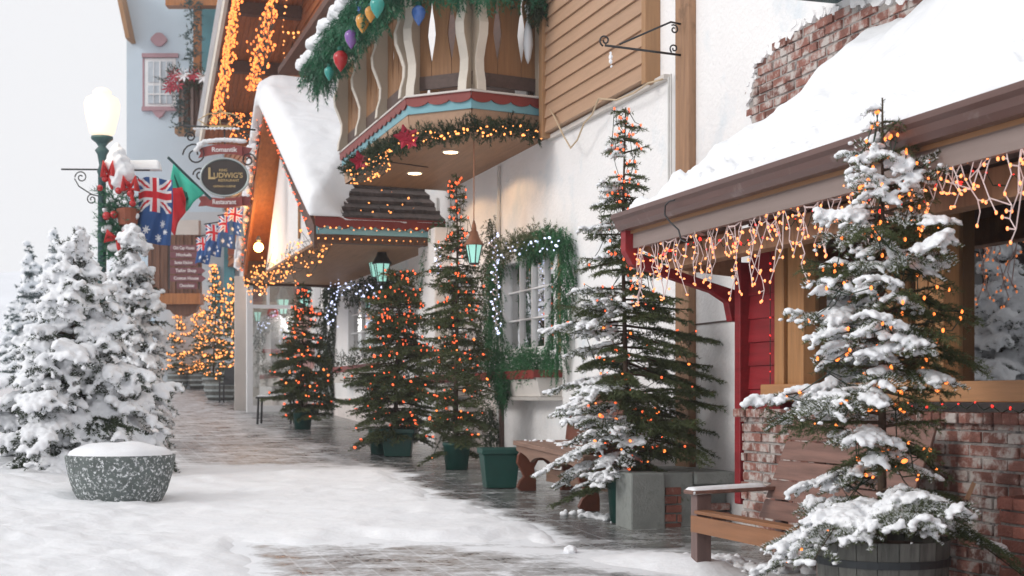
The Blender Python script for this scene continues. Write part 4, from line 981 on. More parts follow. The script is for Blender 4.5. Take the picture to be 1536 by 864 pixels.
# flags ----------------------------------------------------------
def flag(name, label, cat, corner, W_, H_, colf, mats, group=None, nx=30, nz=44, amp=.04, rot=0, seed=0, taper=0, pole=None):
    root = thing(name, label, cat, corner, False, group); root.rotation_euler = (0, 0, rot); mb = MB(); vs = []
    for j in range(nz + 1):
        for i in range(nx + 1):
            x, z = i / nx, j / nz; y = amp * math.sin(x * 9 + seed + z * 1.5) * (.3 + z) + amp * .6 * math.sin(x * 17 + z * 4)
            vs.append((x * W_ * (1 - taper * z) + .03 * math.sin(z * 4 + seed) * z, y, -z * H_ + .02 * math.sin(x * 5)))
    fs = []; mi = []
    for j in range(nz):
        for i in range(nx):
            fs.append((j * (nx + 1) + i, j * (nx + 1) + i + 1, (j + 1) * (nx + 1) + i + 1, (j + 1) * (nx + 1) + i)); mi.append(colf((i + .5) / nx, (j + .5) / nz))
    mb.v = vs; mb.f = fs; mb.mi = mi; o = mb.build('cloth', mats, root, base=(0, 0, 0), smooth=True)
    sd = o.modifiers.new('thick', 'SOLIDIFY'); sd.thickness = .004
    if pole:
        mb = MB(); mb.tube(pole, .012, 6); mb.build('pole', M['iron'], root, base=(0, 0, 0))
    return root
def aus(x, z):           # hung sideways: jack at the top, stars below
    if z < .52 and x < .97:
        a, b = (x - .0) / .97, z / .52
        if abs(a - .5) < .075 or abs(b - .5) < .09: return 2
        if abs(a - .5) < .14 or abs(b - .5) < .17: return 1
        d = min(abs(a - b), abs(a + b - 1))
        return 2 if d < .045 else (1 if d < .14 else 0)
    for sx, sz, r in ((.5, .62, .0), (.72, .68, .06), (.30, .80, .07), (.62, .90, .065), (.83, .80, .045), (.88, .97, .0)):
        q = math.atan2(z - sz, (x - sx) * .65); d = math.hypot((x - sx) * .65, z - sz)
        if r and d < r * (.75 + .3 * math.cos(7 * q)): return 1
    return 0
fm_ = [M['flag_blue'], M['flag_white'], M['flag_red']]
flag('blue_ensign_flag', 'large blue flag with union cross and white stars hanging from the lamp post arm', 'flag', A(206, 268, 19.9), .50, .92, aus, fm_, nx=60, nz=100, seed=1)
for i, (u, v, Y, s) in enumerate(((294, 357, 27, .36), (308, 338, 26, .42), (328, 325, 25.5, .42), (342, 312, 25, .36))):
    flag('blue_ensign_flag', ('small blue starred flag, lowest and leftmost of the cluster under the oval sign', 'small blue starred flag second from the left under the oval sign', 'small blue starred flag second from the right under the oval sign', 'small blue starred flag highest in the cluster, against the porch rake')[i], 'flag', A(u, v, Y), s * .75, s * 1.35, aus, fm_, 'small blue flags under the oval sign', 30, 50, .02, seed=i, pole=[(-.02, .01, .02), (s * .8, .3, .12)])
# red and green flag on a slanting pole
rg_ = thing('red_green_flag', 'teal green and red flag draped from a slanting pole beside the large blue flag', 'flag', A(258, 242, 21), False)
c = A(258, 242, 21); q = lambda u, v, y=0: tuple(A(u, v, 21) + Vector((0, y, 0)))
mb = MB(); mb.tube([q(252, 236), q(306, 292, .5)], .02, 6); mb.build('pole', M['lamp_green'], rg_)
def drape(poly, name, m, parent, th=.02, wav=.05):
    mb = MB(); bm = bmesh.new(); vs = [bm.verts.new(q(u, v)) for u, v in poly]; bm.faces.new(vs); bmesh.ops.triangulate(bm, faces=bm.faces[:]); bmesh.ops.subdivide_edges(bm, edges=bm.edges[:], cuts=5, use_grid_fill=True)
    for v in bm.verts: v.co.y += wav * math.sin(v.co.x * 22 + v.co.z * 6) 
    bm.verts.index_update(); mb.add([v.co[:] for v in bm.verts], [[v.index for v in f.verts] for f in bm.faces]); bm.free()
    o = mb.build(name, m, parent, smooth=True); s = o.modifiers.new('t', 'SOLIDIFY'); s.thickness = th
drape([(259, 246), (305, 290), (276, 320), (266, 300), (254, 300)], 'teal_cloth', M['flag_teal'], rg_)
drape([(262, 262), (270, 282), (290, 295), (270, 306), (260, 290)], 'dark_green_cloth', M['flag_dark'], rg_, wav=.0)
q = lambda u, v, y=0: tuple(A(u, v, 20.8))
drape([(256, 284), (272, 280), (278, 298), (276, 318), (262, 352), (243, 334), (248, 302)], 'red_cloth', M['flag_red'], rg_, wav=.07)

# ================================================================== LAMP POST
LX = (150 - U0) / F * 20.0 * 1.0; LY = 20.0; LZ = SL * LY
lp = thing('street_lamp', 'green street lamp post with a lit frosted globe and scroll arms', 'street lamp', (LX + .03, LY, LZ), False)
mb = MB(); c = (LX + .03, LY, 0); zz = lambda v: A(0, v, LY).z
mb.lathe([(.15, LZ), (.15, LZ + .3), (.11, LZ + .45), (.075, LZ + .7), (.06, zz(400)), (.055, zz(262)), (.07, zz(258)), (.04, zz(248)), (.065, zz(232)), (.10, zz(226)), (.05, zz(220)), (.09, zz(214)), (.15, zz(209)), (.15, zz(205)), (.10, zz(204))], c, 16); mb.build('post', M['lamp_green'], lp, smooth=True)
mb = MB(); mb.lathe([(.09, zz(206)), (.17, zz(200)), (.235, zz(170)), (.245, zz(156)), (.22, zz(148)), (.12, zz(142)), (.13, zz(138)), (.08, zz(133)), (.01, zz(131))], c, 20); mb.build('globe', M['globe'], lp, smooth=True)
l = bpy.data.lights.new('street_bulb', 'POINT'); l.energy = 12; l.color = (1, .8, .55); l.shadow_soft_size = .2; lo = bpy.data.objects.new('street_bulb_light', l); COL.objects.link(lo); lo.location = (LX, LY - .45, zz(175))
def spiral(cx, cz, r0, turns, sgn=1, n=22, y=LY, st=0):
    return [(cx + sgn * r0 * (1 - i / n * .8) * math.cos(st + turns * 6.283 * i / n), y, cz + r0 * (1 - i / n * .8) * math.sin(st + turns * 6.283 * i / n)) for i in range(n + 1)]
mb = MB(); k = A(92, 254, LY); z0 = A(0, 255, LY).z
mb.tube([(k.x, LY, k.z + .0), (LX + .7, LY, z0)], .013, 5)
cx, cz = A(122, 266, LY).x, A(122, 266, LY).z; mb.tube(spiral(cx, cz, .09, 1.4, -1), .009, 5); p1 = A(112, 268, LY); p2 = A(125, 286, LY); p3 = A(136, 292, LY)
mb.tube([(p1.x, LY, p1.z), (p2.x - .06, LY, p2.z + .06), (p3.x + .02, LY, p3.z), (LX - .02, LY, p3.z - .02)], .009, 5); cx, cz = A(138, 299, LY).x, A(138, 299, LY).z; mb.tube(spiral(cx, cz, .075, 1.4, 1, st=1.5), .009, 5)
cx, cz = A(200, 272, LY).x, A(200, 272, LY).z; mb.tube(spiral(cx, cz, .09, 1.4, 1), .009, 5)
mb.build('scroll_arm', M['iron'], lp, smooth=True)
a = A(192, 251, LY); snow_slab('arm_snow', [(a.x, LY - .07, z0 + .015), (a.x + .46, LY - .07, z0 + .015), (a.x + .46, LY + .09, z0 + .015), (a.x, LY + .09, z0 + .015)], .12, n=20, m=8, edge=.05, wall=False, base=(a.x, LY, z0), lump=.01, label='ridge of snow along the right arm of the street lamp', cat='snow')
# Christmas bundle on the lamp post
wr_ = thing('lamp_wreath', 'big evergreen and red bow decoration with a cap of snow on the lamp post', 'wreath', (LX + .2, LY - .15, zz(380)), False)
o = garland('x', '', None, [A(x, v, LY - .12) for x, v in ((158, 290), (170, 305), (164, 330), (176, 350), (160, 375), (182, 320), (190, 300), (186, 365), (165, 395))], .13, 21, 'plastic_fir', .07, .014, 420, .13, cat='x', step=.02)
o.name = 'greens'; o.parent = wr_; o.location = o.location - wr_.location
for k in ('label', 'category'): 
    if k in o: del o[k]
for u, v, r in ((158, 268, .05), (150, 282, .045), (178, 286, .05), (196, 290, .055), (160, 324, .06), (171, 322, .055), (199, 305, .05), (168, 357, .05), (178, 359, .045), (192, 276, .04)):
    mb = MB(); mb.ball(A(u, v, LY - .3), r, 10); mb.build('red_ball', M['red_ball'], wr_, smooth=True)
for u, v, q in ((163, 262, 1.1), (195, 283, .9), (175, 358, .3)):
    c = A(u, v, LY - .32); mb = MB()
    for s in (-1, 1):
        mb.tube([c, c + Vector((s * .12 * math.cos(q), -.02, .12 * math.sin(q) + .04)), c + Vector((s * .16 * math.cos(q), 0, -.02)), c], [.02, .055, .05, .02], 6)
    mb.tube([c, c + Vector((.03, 0, -.12)), c + Vector((.05, 0, -.2))], [.015, .03, .02], 5)
    mb.build('red_bow', M['ribbon'], wr_, smooth=True)
mb = MB(); mb.lathe([(.02, 0), (.13, .0), (.16, .22), (.10, .24)], A(192, 338, LY - .2), 12); mb.build('basket', M['terracotta'], wr_)
cs, rs = [], []
rng = np.random.default_rng(5)
for u, v, r in ((176, 232, .14), (180, 245, .17), (172, 250, .16), (185, 258, .18), (178, 270, .17), (190, 266, .12), (182, 282, .12), (196, 318, .07), (203, 325, .07), (158, 345, .07), (165, 340, .06), (190, 345, .09), (198, 352, .12), (185, 368, .12), (195, 372, .14), (170, 372, .09), (157, 316, .05), (166, 300, .05), (177, 318, .035), (177, 306, .035), (177, 330, .035), (205, 345, .08), (176, 222, .08)):
    p = A(u, v, LY - .22); cs.append([p.x - wr_.location.x, p.y - wr_.location.y, p.z - wr_.location.z]); rs.append(r)
blobs('snow', cs, rs, M['snow'], wr_, None, .03, .95)

# ================================================================== HANGING OVAL SIGN
SY = 23.0; sA = A(337, 266, SY)
osn = thing('oval_inn_sign', 'oval black restaurant sign with gold letters between two dark red banners', 'sign', sA, False)
def ell(a, b, n=40, k=1): return [(a * math.cos(6.2832 * i / n), b * math.sin(6.2832 * i / n)) for i in range(n)]
mb = MB(); mb.prism(ell(.395, .315), lambda x, z, d: (sA.x + x, sA.y + d, sA.z + z), 0, .06); mb.build('rim', M['lamp_green'], osn, bevel=.01)
mb = MB(); pts = [(sA.x + x, sA.y - .012, sA.z + z) for x, z in ell(.385, .305)]; pts.append(pts[0]); mb.tube(pts, .018, 6, False); mb.build('silver_edging', mat('silver_edge', (.45, .5, .5), .4, .1, 4, 0, metal=.5), osn, smooth=True)
mb = MB(); mb.prism(ell(.36, .28), lambda x, z, d: (sA.x + x, sA.y + d, sA.z + z), -.012, .0); mb.build('face', M['sign_black'], osn)
for tx, sz, x, z in (('KING', .055, -.02, .11), ('L', .26, -.21, .05), ('UDWIG\'S', .115, .06, .025), ('RESTAURANT', .055, .07, -.055), ('GERMAN CUISINE', .045, 0, -.15)):
    text_part(tx, sz, M['gold'], osn, (x, -.02, z), (R(90), 0, 0))
def banner(v, txt, bend, hw=.40):
    s = A(337, v, SY); mb = MB(); n = 14; up = []; lo2 = []
    for i in range(n + 1):
        x = -hw * .72 + 2 * hw * .72 * i / n; z = bend * (1 - (x / hw / .72) ** 2); up.append((x, z + .075)); lo2.append((x, z - .075))
    mb.prism(up + lo2[::-1], lambda x, z, d: (s.x + x, s.y + d, s.z + z), -.03, .02)
    for sg in (-1, 1):
        mb.prism([(sg * hw * .62, -.06 - bend * .3 + bend * .35), (sg * hw * 1.08, -.09 - bend * .4), (sg * hw * .98, -.01 - bend * .4), (sg * hw * 1.1, .07 - bend * .4), (sg * hw * .62, .09)], lambda x, z, d: (s.x + x, s.y + d, s.z + z), .022, .05)
    mb.build('banner', M['sign_red'], osn); text_part(txt, .105, M['letter'], osn, (s.x - sA.x, -.036, s.z - sA.z + bend * .55), (R(90), 0, 0), sx=min(1, .5 / (len(txt) * .06)))
    return s
s1_ = banner(227, 'Romantik', .035); s2_ = banner(302, 'Restaurant', -.03)
# iron scroll frame, bracket bar and crown
mb = MB(); by = A(0, 193, SY).z; xl, xr = A(271, 0, SY).x, A(374, 0, SY).x; mb.tube([(xl, SY, by + .05), (xr + .1, SY, by - .02)], .016, 6); mb.tube([(sA.x, SY, by), (sA.x, SY + .02, s1_.z)], .012, 5)
for sg, x, v, r in ((-1, 292, 232, .2), (-1, 300, 262, .12), (1, 372, 240, .12), (-1, 285, 205, .09), (1, 366, 206, .08)): mb.tube(spiral(A(x, 0, SY).x, A(0, v, SY).z, r, 1.5, sg, y=SY + .03), .014, 5)
mb.build('iron_bracket', M['iron'], osn, smooth=True)
mb = MB(); cx, cz = A(331, 0, SY).x, A(0, 190, SY).z
for k in range(5):
    q = (k - 2) * .42; mb.tube([(cx + q * .22, SY, cz), (cx + q * .42, SY - .05, cz + .10), (cx + q * .25, SY, cz + .2), (cx, SY, cz + .24)], .011, 5)
mb.tube([(cx - .18, SY, cz), (cx + .18, SY, cz)], .02, 6); mb.ball((cx, SY, cz + .27), .03, 8); mb.build('crown', M['gold'], osn, smooth=True)
cs, rs = [], []
for u, v, r in [(x, 213 - 3 * math.cos((x - 337) / 22), .055) for x in range(306, 369, 5)] + [(x, 192 + (x % 3), .035) for x in range(292, 362, 6)] + [(300, 218, .07), (294, 225, .06), (296, 293, .04), (372, 293, .04), (306, 291, .04)]:
    p = A(u, v, SY - .02); cs.append(list(p - sA)); rs.append(r)
blobs('snow', cs, rs, M['snow'], osn, None, .02, .8)
# garlanded rope beside the sign (frosted vertical swag)
string_lights('swag_lights', 'bunch of amber lights behind the right end of the sign bracket', 'lights around the porch', [A(360 + random.Random(i).uniform(-18, 18), 195 + random.Random(i + 50).uniform(-28, 18), 24.2) for i in range(60)], .012, M['bulb'])

# ================================================================== TREES
def pot_round(mb, c, r, h, n=20, taper=.82): mb.lathe([(r * taper, 0), (r, h - .04), (r * 1.06, h - .035), (r * 1.06, h), (r * .94, h), (r * .92, h - .05)], c, n)
def pot_square(mb, c, w, h, rot=0):
    k = math.sqrt(2) / 2; mb.lathe([(w * .78 * k, 0), (w * k * .97, h - .06), (w * k * 1.06, h - .055), (w * k * 1.06, h), (w * k * .96, h), (w * k * .94, h - .06)], c, 4, rot + math.pi / 4)
def add_pot(root, kind, w, h, rot=0, m='green_pot'):
    mb = MB()
    if kind == 'round': pot_round(mb, (0, 0, 0), w / 2, h)
    else: pot_square(mb, (0, 0, 0), w, h, rot)
    o = mb.build('pot', M[m], root, base=(0, 0, 0), smooth=kind == 'round', bevel=.012 if kind != 'round' else 0)
    mb = MB(); mb.lathe([(w * .44, 0), (w * .44, .02)], (0, 0, h - .07), 16 if kind == 'round' else 4, rot + (math.pi / 4 if kind != 'round' else 0)); mb.build('soil', M['bark'], o, base=(0, 0, 0))
def gp_(u, v): return Gd(u, v)
# a: the snowy fir in the half barrel, foreground right
YA = 6.8; XA = (1323 - U0) / F * YA; ZA = SL * YA
def snowA(az, fr, s, rng):
    left = -math.cos(az) * .5 - math.sin(az) * .35
    return min(.95, max(.06, .50 + left * .70 + (.25 if fr < .3 and math.cos(az) < .3 else 0) + (.35 if fr > .8 else 0)))
ra, spA, bA = conifer('snow laden fir in a weathered half barrel at the lower right, strung with amber lights', 'potted tree', (XA, YA, ZA), 2.60,
    [(.16, .60), (.22, .68), (.27, .62), (.31, .40), (.36, .26), (.42, .31), (.50, .38), (.58, .41), (.66, .40), (.74, .36), (.82, .30), (.88, .20), (.94, .12), (1, .04)], 7,
    zlow=.225, dz=.105, nb=6, L=.022, W=.0040, step=.0060, per=3, snow=snowA, snow_r=.0215, voxel=.0075, droop=.40, rise=.10, twig=.42, gap=.042, sthr=.085, fine=.20, trunk_r=.03, leader=.22, miss=.10, needle='needle',
    side_gain=lambda az, fr: (1.0 + (.25 * max(0, -math.cos(az)) if fr < .3 else .8 * max(0, -math.cos(az)) if .40 < fr < .47 else .0)) * (1.15 if (math.cos(az) > .3 and .3 < fr < .72) else 1))
mb = MB(); n = 20
for k in range(n):
    q0, q1 = 6.2832 * k / n, 6.2832 * (k + .96) / n
    def rg2(q, r, z): return (r * math.cos(q), r * math.sin(q), z)
    for (ra0, za0), (ra1, za1) in (((.265, 0), (.30, .25)), ((.30, .25), (.315, .50))):
        mb.hexa([rg2(q0, ra0 - .02, za0), rg2(q1, ra0 - .02, za0), rg2(q1, ra0, za0), rg2(q0, ra0, za0)], [rg2(q0, ra1 - .02, za1), rg2(q1, ra1 - .02, za1), rg2(q1, ra1, za1), rg2(q0, ra1, za1)])
brl = mb.build('half_barrel', M['barrel'], ra, base=(0, 0, 0))
mb = MB()
for z, r in ((.10, .283), (.38, .309)): mb.lathe([(r, 0), (r + .006, .0), (r + .008, .035), (r, .035)], (0, 0, z), 40)
mb.build('hoop', M['hoop'], brl, base=(0, 0, 0)); mb = MB(); mb.lathe([(.28, 0), (.28, .02)], (0, 0, .44), 24); mb.build('soil', M['bark'], brl, base=(0, 0, 0))
mb = MB(); c = A(1453, 735, 6.75) - ra.location; mb.hexa([(c.x - .02, c.y, c.z - .04), (c.x - .0, c.y, c.z - .05), (c.x + .035, c.y, c.z + .03), (c.x + .018, c.y, c.z + .04)], [(c.x - .02, c.y + .004, c.z - .04), (c.x, c.y + .004, c.z - .05), (c.x + .035, c.y + .004, c.z + .03), (c.x + .018, c.y + .004, c.z + .04)]); mb.build('paper_tag', M['post'], ra, base=(0, 0, 0))
big('snow covered fir across the street, mirrored in the big shop window', -327, 714, 3.3, [(.08, .95), (.2, 1.1), (.4, .85), (.6, .5), (.8, .28), (1, .06)], 79, .06, vox=.028, nb=8, dzz=.2) if False else None
light_tree('string of amber lights wound through the foreground barrel fir', 'strings of lights on the potted firs', spA, bA, 230, .0072, M['bulb'], 3, smax=.8, low=True)
# b: tall green fir by the pedestal
YB = 11.25; XB = (937 - U0) / F * YB; ZB = SL * YB
def snowB(az, fr, s, rng):
    return min(.97, max(0, -.05 + .8 * max(0, -math.cos(az) + .25) * (1.15 - fr * .7) + (.45 if fr < .24 and math.cos(az) < .35 else 0)))
rb_, spB, bB = conifer('tall sparse fir with snow on its left branches beside the concrete pedestal', 'potted tree', (XB, YB, ZB), 3.28,
    [(.05, .40), (.12, .52), (.22, .62), (.34, .66), (.44, .60), (.52, .52), (.60, .42), (.68, .33), (.76, .26), (.86, .18), (.94, .10), (1, .04)], 23,
    zlow=.10, dz=.11, nb=6, L=.027, W=.0062, step=.0080, per=3, snow=snowB, snow_r=.022, voxel=.009, droop=.28, rise=-.02, twig=.40, gap=.045, sthr=-.02, trunk_r=.03, leader=.25, miss=.10, zj=.85, needle='needle',
    side_gain=lambda az, fr: 1 + .28 * max(0, math.cos(az)) * (1 if .15 < fr < .5 else .2))
add_pot(rb_, 'round', .28, .36)
light_tree('string of orange red lights deep in the tall fir beside the pedestal', 'strings of lights on the potted firs', spB, bB, 210, .0085, M['bulb_deep'], 5, smax=.7, m2=M['bulb'])
# c, d, e: firs in green pots along the wall
gx_, gy_, gz_ = gp_(685, 704)
rc_, spC, bC = conifer('tall narrow fir in a round green pot between the two windows', 'potted tree', (gx_, gy_, gz_), 3.28,
    [(.08, .42), (.16, .44), (.25, .46), (.4, .36), (.55, .36), (.66, .34), (.76, .25), (.80, .10), (.9, .09), (1, .03)], 31, zlow=.11, dz=.12, nb=7, L=.036, W=.010, step=.014, per=3, droop=.3, rise=.05, twig=.42, gap=.065, zj=.85, needle='needle', trunk_r=.035, leader=.2, miss=.12)
add_pot(rc_, 'round', .30, .30); light_tree('string of orange lights on the narrow fir in the round green pot', 'strings of lights on the potted firs', spC, bC, 190, .010, M['bulb_deep'], 8, m2=M['bulb'], smax=1, out=.04)
gx_, gy_, gz_ = gp_(607, 684)
rd_, spD, bD = conifer('wide dark fir in a square green tub under the porch eave, dense with red lights', 'potted tree', (gx_ - .08, gy_, gz_), 2.3,
    [(.10, .56), (.2, .66), (.32, .64), (.5, .56), (.7, .48), (.85, .40), (.93, .25), (1, .1)], 41, zlow=.13, dz=.105, nb=8, L=.036, W=.010, step=.015, per=3, droop=.28, rise=.05, twig=.42, gap=.06, zj=.85, needle='needle', trunk_r=.035, miss=.08)
add_pot(rd_, 'square', .40, .34); light_tree('dense string of red orange lights on the wide dark fir', 'strings of lights on the potted firs', spD, bD, 230, .011, M['bulb_deep'], 9, smax=1, out=.05)
gx_, gy_, gz_ = gp_(454, 644)
re_, spE, bE = conifer('sparse fir in a green pot in front of the white shop front', 'potted tree', (gx_, gy_, gz_), 2.35,
    [(.12, .55), (.25, .62), (.4, .50), (.55, .42), (.75, .26), (1, .05)], 47, zlow=.13, dz=.13, nb=7, L=.045, W=.014, step=.016, per=4, droop=.2, rise=.05, twig=.38, gap=.07, needle='needle', trunk_r=.03)
add_pot(re_, 'round', .31, .32); light_tree('string of orange lights on the sparse fir by the shop front', 'strings of lights on the potted firs', spE, bE, 150, .013, M['bulb_deep'], 10, m2=M['bulb'], smax=1, out=.05)
# far lit firs in barrels
farl = [(268, 583, 2.5, .62, 'leftmost of the gold lit firs in barrels at the far end of the street'), (298, 583, 2.9, .55, 'second from the left of the gold lit firs in barrels'), (322, 590, 3.4, .60, 'tall gold lit fir standing between the far barrels'), (352, 598, 2.9, .62, 'gold lit fir in the big dark barrel nearest the shop front')]
for i, (u, v, H, r, lb) in enumerate(farl):
    gx_, gy_, gz_ = gp_(u, v)
    rt, spT, bT = conifer(lb, 'potted tree', (gx_, gy_, gz_), H, [(.15, r), (.4, r * .9), (.7, r * .5), (1, .05)], 60 + i, 'gold lit firs in barrels', zlow=.17, dz=.17, nb=7, L=.05, W=.022, step=.035, per=3, droop=.25, rise=.15, twig=.34, gap=.14, needle='needle', trunk_r=.03)
    mb = MB(); mb.lathe([(.24, 0), (.31, .25), (.32, .38), (.30, .45), (.27, .45), (.27, .4)], (0, 0, 0), 20); b_ = mb.build('half_barrel', M['barrel'], rt, base=(0, 0, 0), smooth=True)
    mb = MB()
    for z in (.08, .22, .36): mb.lathe([(.335 - (.05 if z < .1 else 0), 0), (.34 - (.05 if z < .1 else 0), .05)], (0, 0, z), 20)
    mb.build('hoop', mat('pale_hoop', (.3, .33, .33), .5, .2, 4, 0), b_, base=(0, 0, 0))
    light_tree('gold string lights on the ' + ('leftmost far fir', 'second far fir from the left', 'tall far fir between the barrels', 'far fir in the barrel nearest the shop')[i], 'gold lights on the far firs', spT, bT, 230, .020, M['bulb_gold'], 20 + i, smax=1, out=.06)
# big snow laden firs on the left
def snowL(az, fr, s, rng): return .96
def big(lb, u, v, H, prof, seed, sr, Lh=.036, nd='needle_dark', vox=.017, nb=10, dzz=.14):
    gx_, gy_, gz_ = gp_(u, v)
    return conifer(lb, 'tree', (gx_, gy_, gz_), H, prof, seed, name='snow_laden_fir', zlow=.10, dz=dzz, nb=nb, L=Lh, W=.011, step=.013, per=4, snow=snowL, snow_r=sr, voxel=vox, droop=.75, rise=.20, twig=.42, gap=.07, needle=nd, trunk_r=.05, snowflat=.78, miss=.02, sthr=.02)
rl, _, _ = big('broad fir buried in snow behind the stone planter at the left', 112, 716, 2.62, [(.06, .85), (.2, 1.0), (.35, .88), (.5, .66), (.7, .40), (.88, .18), (1, .05)], 71, .042)
add_pot(rl, 'square', .42, .32, m='iron')
big('second snow covered fir, taller and behind the broad one, below the lamp post', 196, 672, 2.95, [(.08, .50), (.2, .56), (.4, .54), (.6, .44), (.8, .26), (1, .06)], 72, .042)
conifer('snow covered fir across the street at the left, seen mirrored in the big window', 'tree', (-7.7, 15.0, SL * 15), 3.3, [(.08, .95), (.2, 1.1), (.4, .85), (.6, .5), (.8, .28), (1, .06)], 79, name='snow_laden_fir', zlow=.10, dz=.2, nb=8, L=.05, W=.02, step=.025, per=3, snow=snowL, snow_r=.06, voxel=.03, droop=.7, rise=.2, twig=.42, gap=.11, needle='needle_dark', trunk_r=.06, snowflat=.75)
def bigfar(lb, u, Y, H, r, seed, grp):
    X = (u - U0) / F * Y
    return conifer(lb, 'tree', (X, Y, SL * min(Y, 60)), H, [(.05, r), (.3, r * .85), (.6, r * .5), (1, .08)], seed, grp, name='distant_fir', zlow=.06, dz=.32, nb=8, L=.10, W=.05, step=.08, per=3, snow=lambda *a: .60, snow_r=.11, voxel=.06, droop=.45, rise=.1, twig=.36, gap=.28, needle='needle_teal', trunk_r=.1, kind=None)  # teal needles and extra snow put the haze into the colour
bigfar('misty snow dusted fir at the far left edge', 44, 52, 4.9, 1.15, 81, 'distant firs in the mist')
bigfar('taller misty fir just left of the lamp post', 84, 56, 5.8, 1.3, 82, 'distant firs in the mist')
bigfar('small misty fir low at the left edge, nearest the picture side', 20, 66, 3.4, 1.1, 83, 'distant firs in the mist')

# ================================================================== PLANTER, POTS, BENCHES
gx_, gy_, gz_ = -3.40, 12.35, SL * 12.35
pln = thing('stone_planter', 'round grey stone planter dusted with snow, heaped with a cap of snow', 'planter', (gx_, gy_, gz_), False)
mb = MB(); mb.lathe([(.30, -.1), (.33, 0), (.40, .14), (.44, .28), (.462, .40), (.468, .44), (.45, .445), (.42, .44), (.40, .38)], (0, 0, 0), 48); mb.build('bowl', M['planter'], pln, base=(0, 0, 0), smooth=True)
mb = MB(); vs = []; n1, n2 = 14, 48
for j in range(n1 + 1):
    r = .455 * j / n1
    for k in range(n2):
        q = 6.2832 * k / n2; x, y = r * math.cos(q), r * math.sin(q); h = .42 + .13 * math.sqrt(max(0, 1 - (j / n1) ** 2.6)) + .02 * noise.noise(Vector((x * 5, y * 5, 0))) * (1 - (j / n1) ** 4); vs.append((x, y, h))
fs = [(j * n2 + k, j * n2 + (k + 1) % n2, (j + 1) * n2 + (k + 1) % n2, (j + 1) * n2 + k) for j in range(n1) for k in range(n2)]
mb.add(vs, fs); mb.build('snow_cap', M['snow'], pln, base=(0, 0, 0), smooth=True)
def pot_thing(kind, u, v, w, h, lb, rot=0):
    g = gp_(u, v); t_ = thing('green_pot', lb, 'pot', g, False, 'green plastic pots'); mb = MB()
    if kind == 'round': pot_round(mb, (0, 0, 0), w / 2, h)
    else: pot_square(mb, (0, 0, 0), w, h, rot)
    mb.build('tub', M['green_pot'], t_, base=(0, 0, 0), bevel=.012 if kind != 'round' else 0, smooth=kind == 'round')
    mb = MB(); mb.lathe([(w * .42, 0), (w * .42, .02)], (0, 0, h - .08), 16 if kind == 'round' else 4, rot + (math.pi / 4 if kind != 'round' else 0)); mb.build('soil', M['bark'], t_, base=(0, 0, 0))
pot_thing('square', 749, 731, .37, .385, 'empty square green tub standing beside the carved bench', .15)
pot_thing('round', 570, 681, .28, .31, 'round green pot half hidden behind the square green tub of the wide fir')
# carved bench (wall frame): far trestle, near trestle, seat, back
t1 = (13.6 - DX * .86) / DY; t0 = t1 - 1.9
cb = thing('carved_bench', 'dark red brown carved wooden bench with scrolled back and patches of snow', 'bench', ((t0 + t1) / 2, .6, gz((t0 + t1) / 2, .6)))
def zz_(t, o, h): return gz(t, o) + h
sl_ = SL * DY
mb = MB()
mb.hexa([(t0, .32, zz_(t0, .6, .43)), (t1, .32, zz_(t1, .6, .43)), (t1, .90, zz_(t1, .6, .43)), (t0, .90, zz_(t0, .6, .43))], [(t0, .32, zz_(t0, .6, .475)), (t1, .32, zz_(t1, .6, .475)), (t1, .90, zz_(t1, .6, .475)), (t0, .90, zz_(t0, .6, .475))]); mb.build('seat', M['bench_seat'], cb, bevel=.008)
L = t1 - t0; pts = [(t0 + .02, .425), (t1 - .02, .425), (t1 - .02, .38)]
for i in range(41):
    f = i / 40; pts.append((t1 - .1 - f * (L - .2), .30 + .07 * abs(math.cos(f * math.pi * 2.5)) ** .7 - (.0)))
pts.append((t0 + .02, .38)); mb = MB(); mb.prism(pts, lambda t, z, d: (t, d, z + gz(t, .6)), .83, .87); mb.build('apron', M['bench_seat'], cb)
for t in (t1 - .12, t0 + .12):
    leg = []
    prl = [(.86, 0), (.90, .04), (.87, .10), (.83, .14), (.86, .20), (.90, .27), (.89, .34), (.84, .42)]
    prr = [(.34, .42), (.30, .34), (.29, .27), (.33, .20), (.36, .14), (.32, .10), (.29, .04), (.33, 0)]
    inn_ = [(.46, 0), (.46, .10), (.44, .22), (.48, .29), (.54, .29), (.585, .25), (.63, .29), (.69, .29), (.73, .22), (.71, .10), (.71, 0)]
    mb = MB(); mb.prism(prl[::1] + prr + inn_, lambda o, z, d: (d, o, z + gz(t, .6)), t - .025, t + .025); mb.build('leg', M['bench_red'], cb, bevel=.006)
L = t1 - t0; bk = [(t0, .48), (t1, .48)]
top = [(0, .60), (.02, .70), (.06, .76), (.12, .77), (.17, .72), (.19, .68), (.24, .72), (.28, .84), (.34, .97), (.42, 1.05), (.5, 1.08), (.58, 1.05), (.66, .97), (.72, .84), (.76, .72), (.81, .68), (.83, .72), (.88, .77), (.94, .76), (.98, .70), (1, .60)]
mb = MB(); mb.prism(bk + [(t1 - L * f, z) for f, z in top], lambda t, z, d: (t, d + (.48 - z) * .12, z + gz(t, .6)), .33, .37); mb.build('backrest', M['bench_red'], cb, bevel=.008)
mb = MB(); mb.prism([(.36, .48), (.80, .48), (.84, .56), (.80, .64), (.72, .66), (.66, .62), (.55, .68), (.45, .76), (.36, .78)], lambda o, z, d: (d, o, z + gz(t0, .6)), t0 + .10, t0 + .14); mb.build('arm', M['bench_red'], cb, bevel=.006)
mb = MB(); mb.box(t0 + .14, t1 - .14, .57, .61, zz_(t0, .6, .16), zz_(t0, .6, .24) + .04); mb.build('stretcher', M['bench_seat'], cb)
rr = random.Random(2); cs, rs = [], []
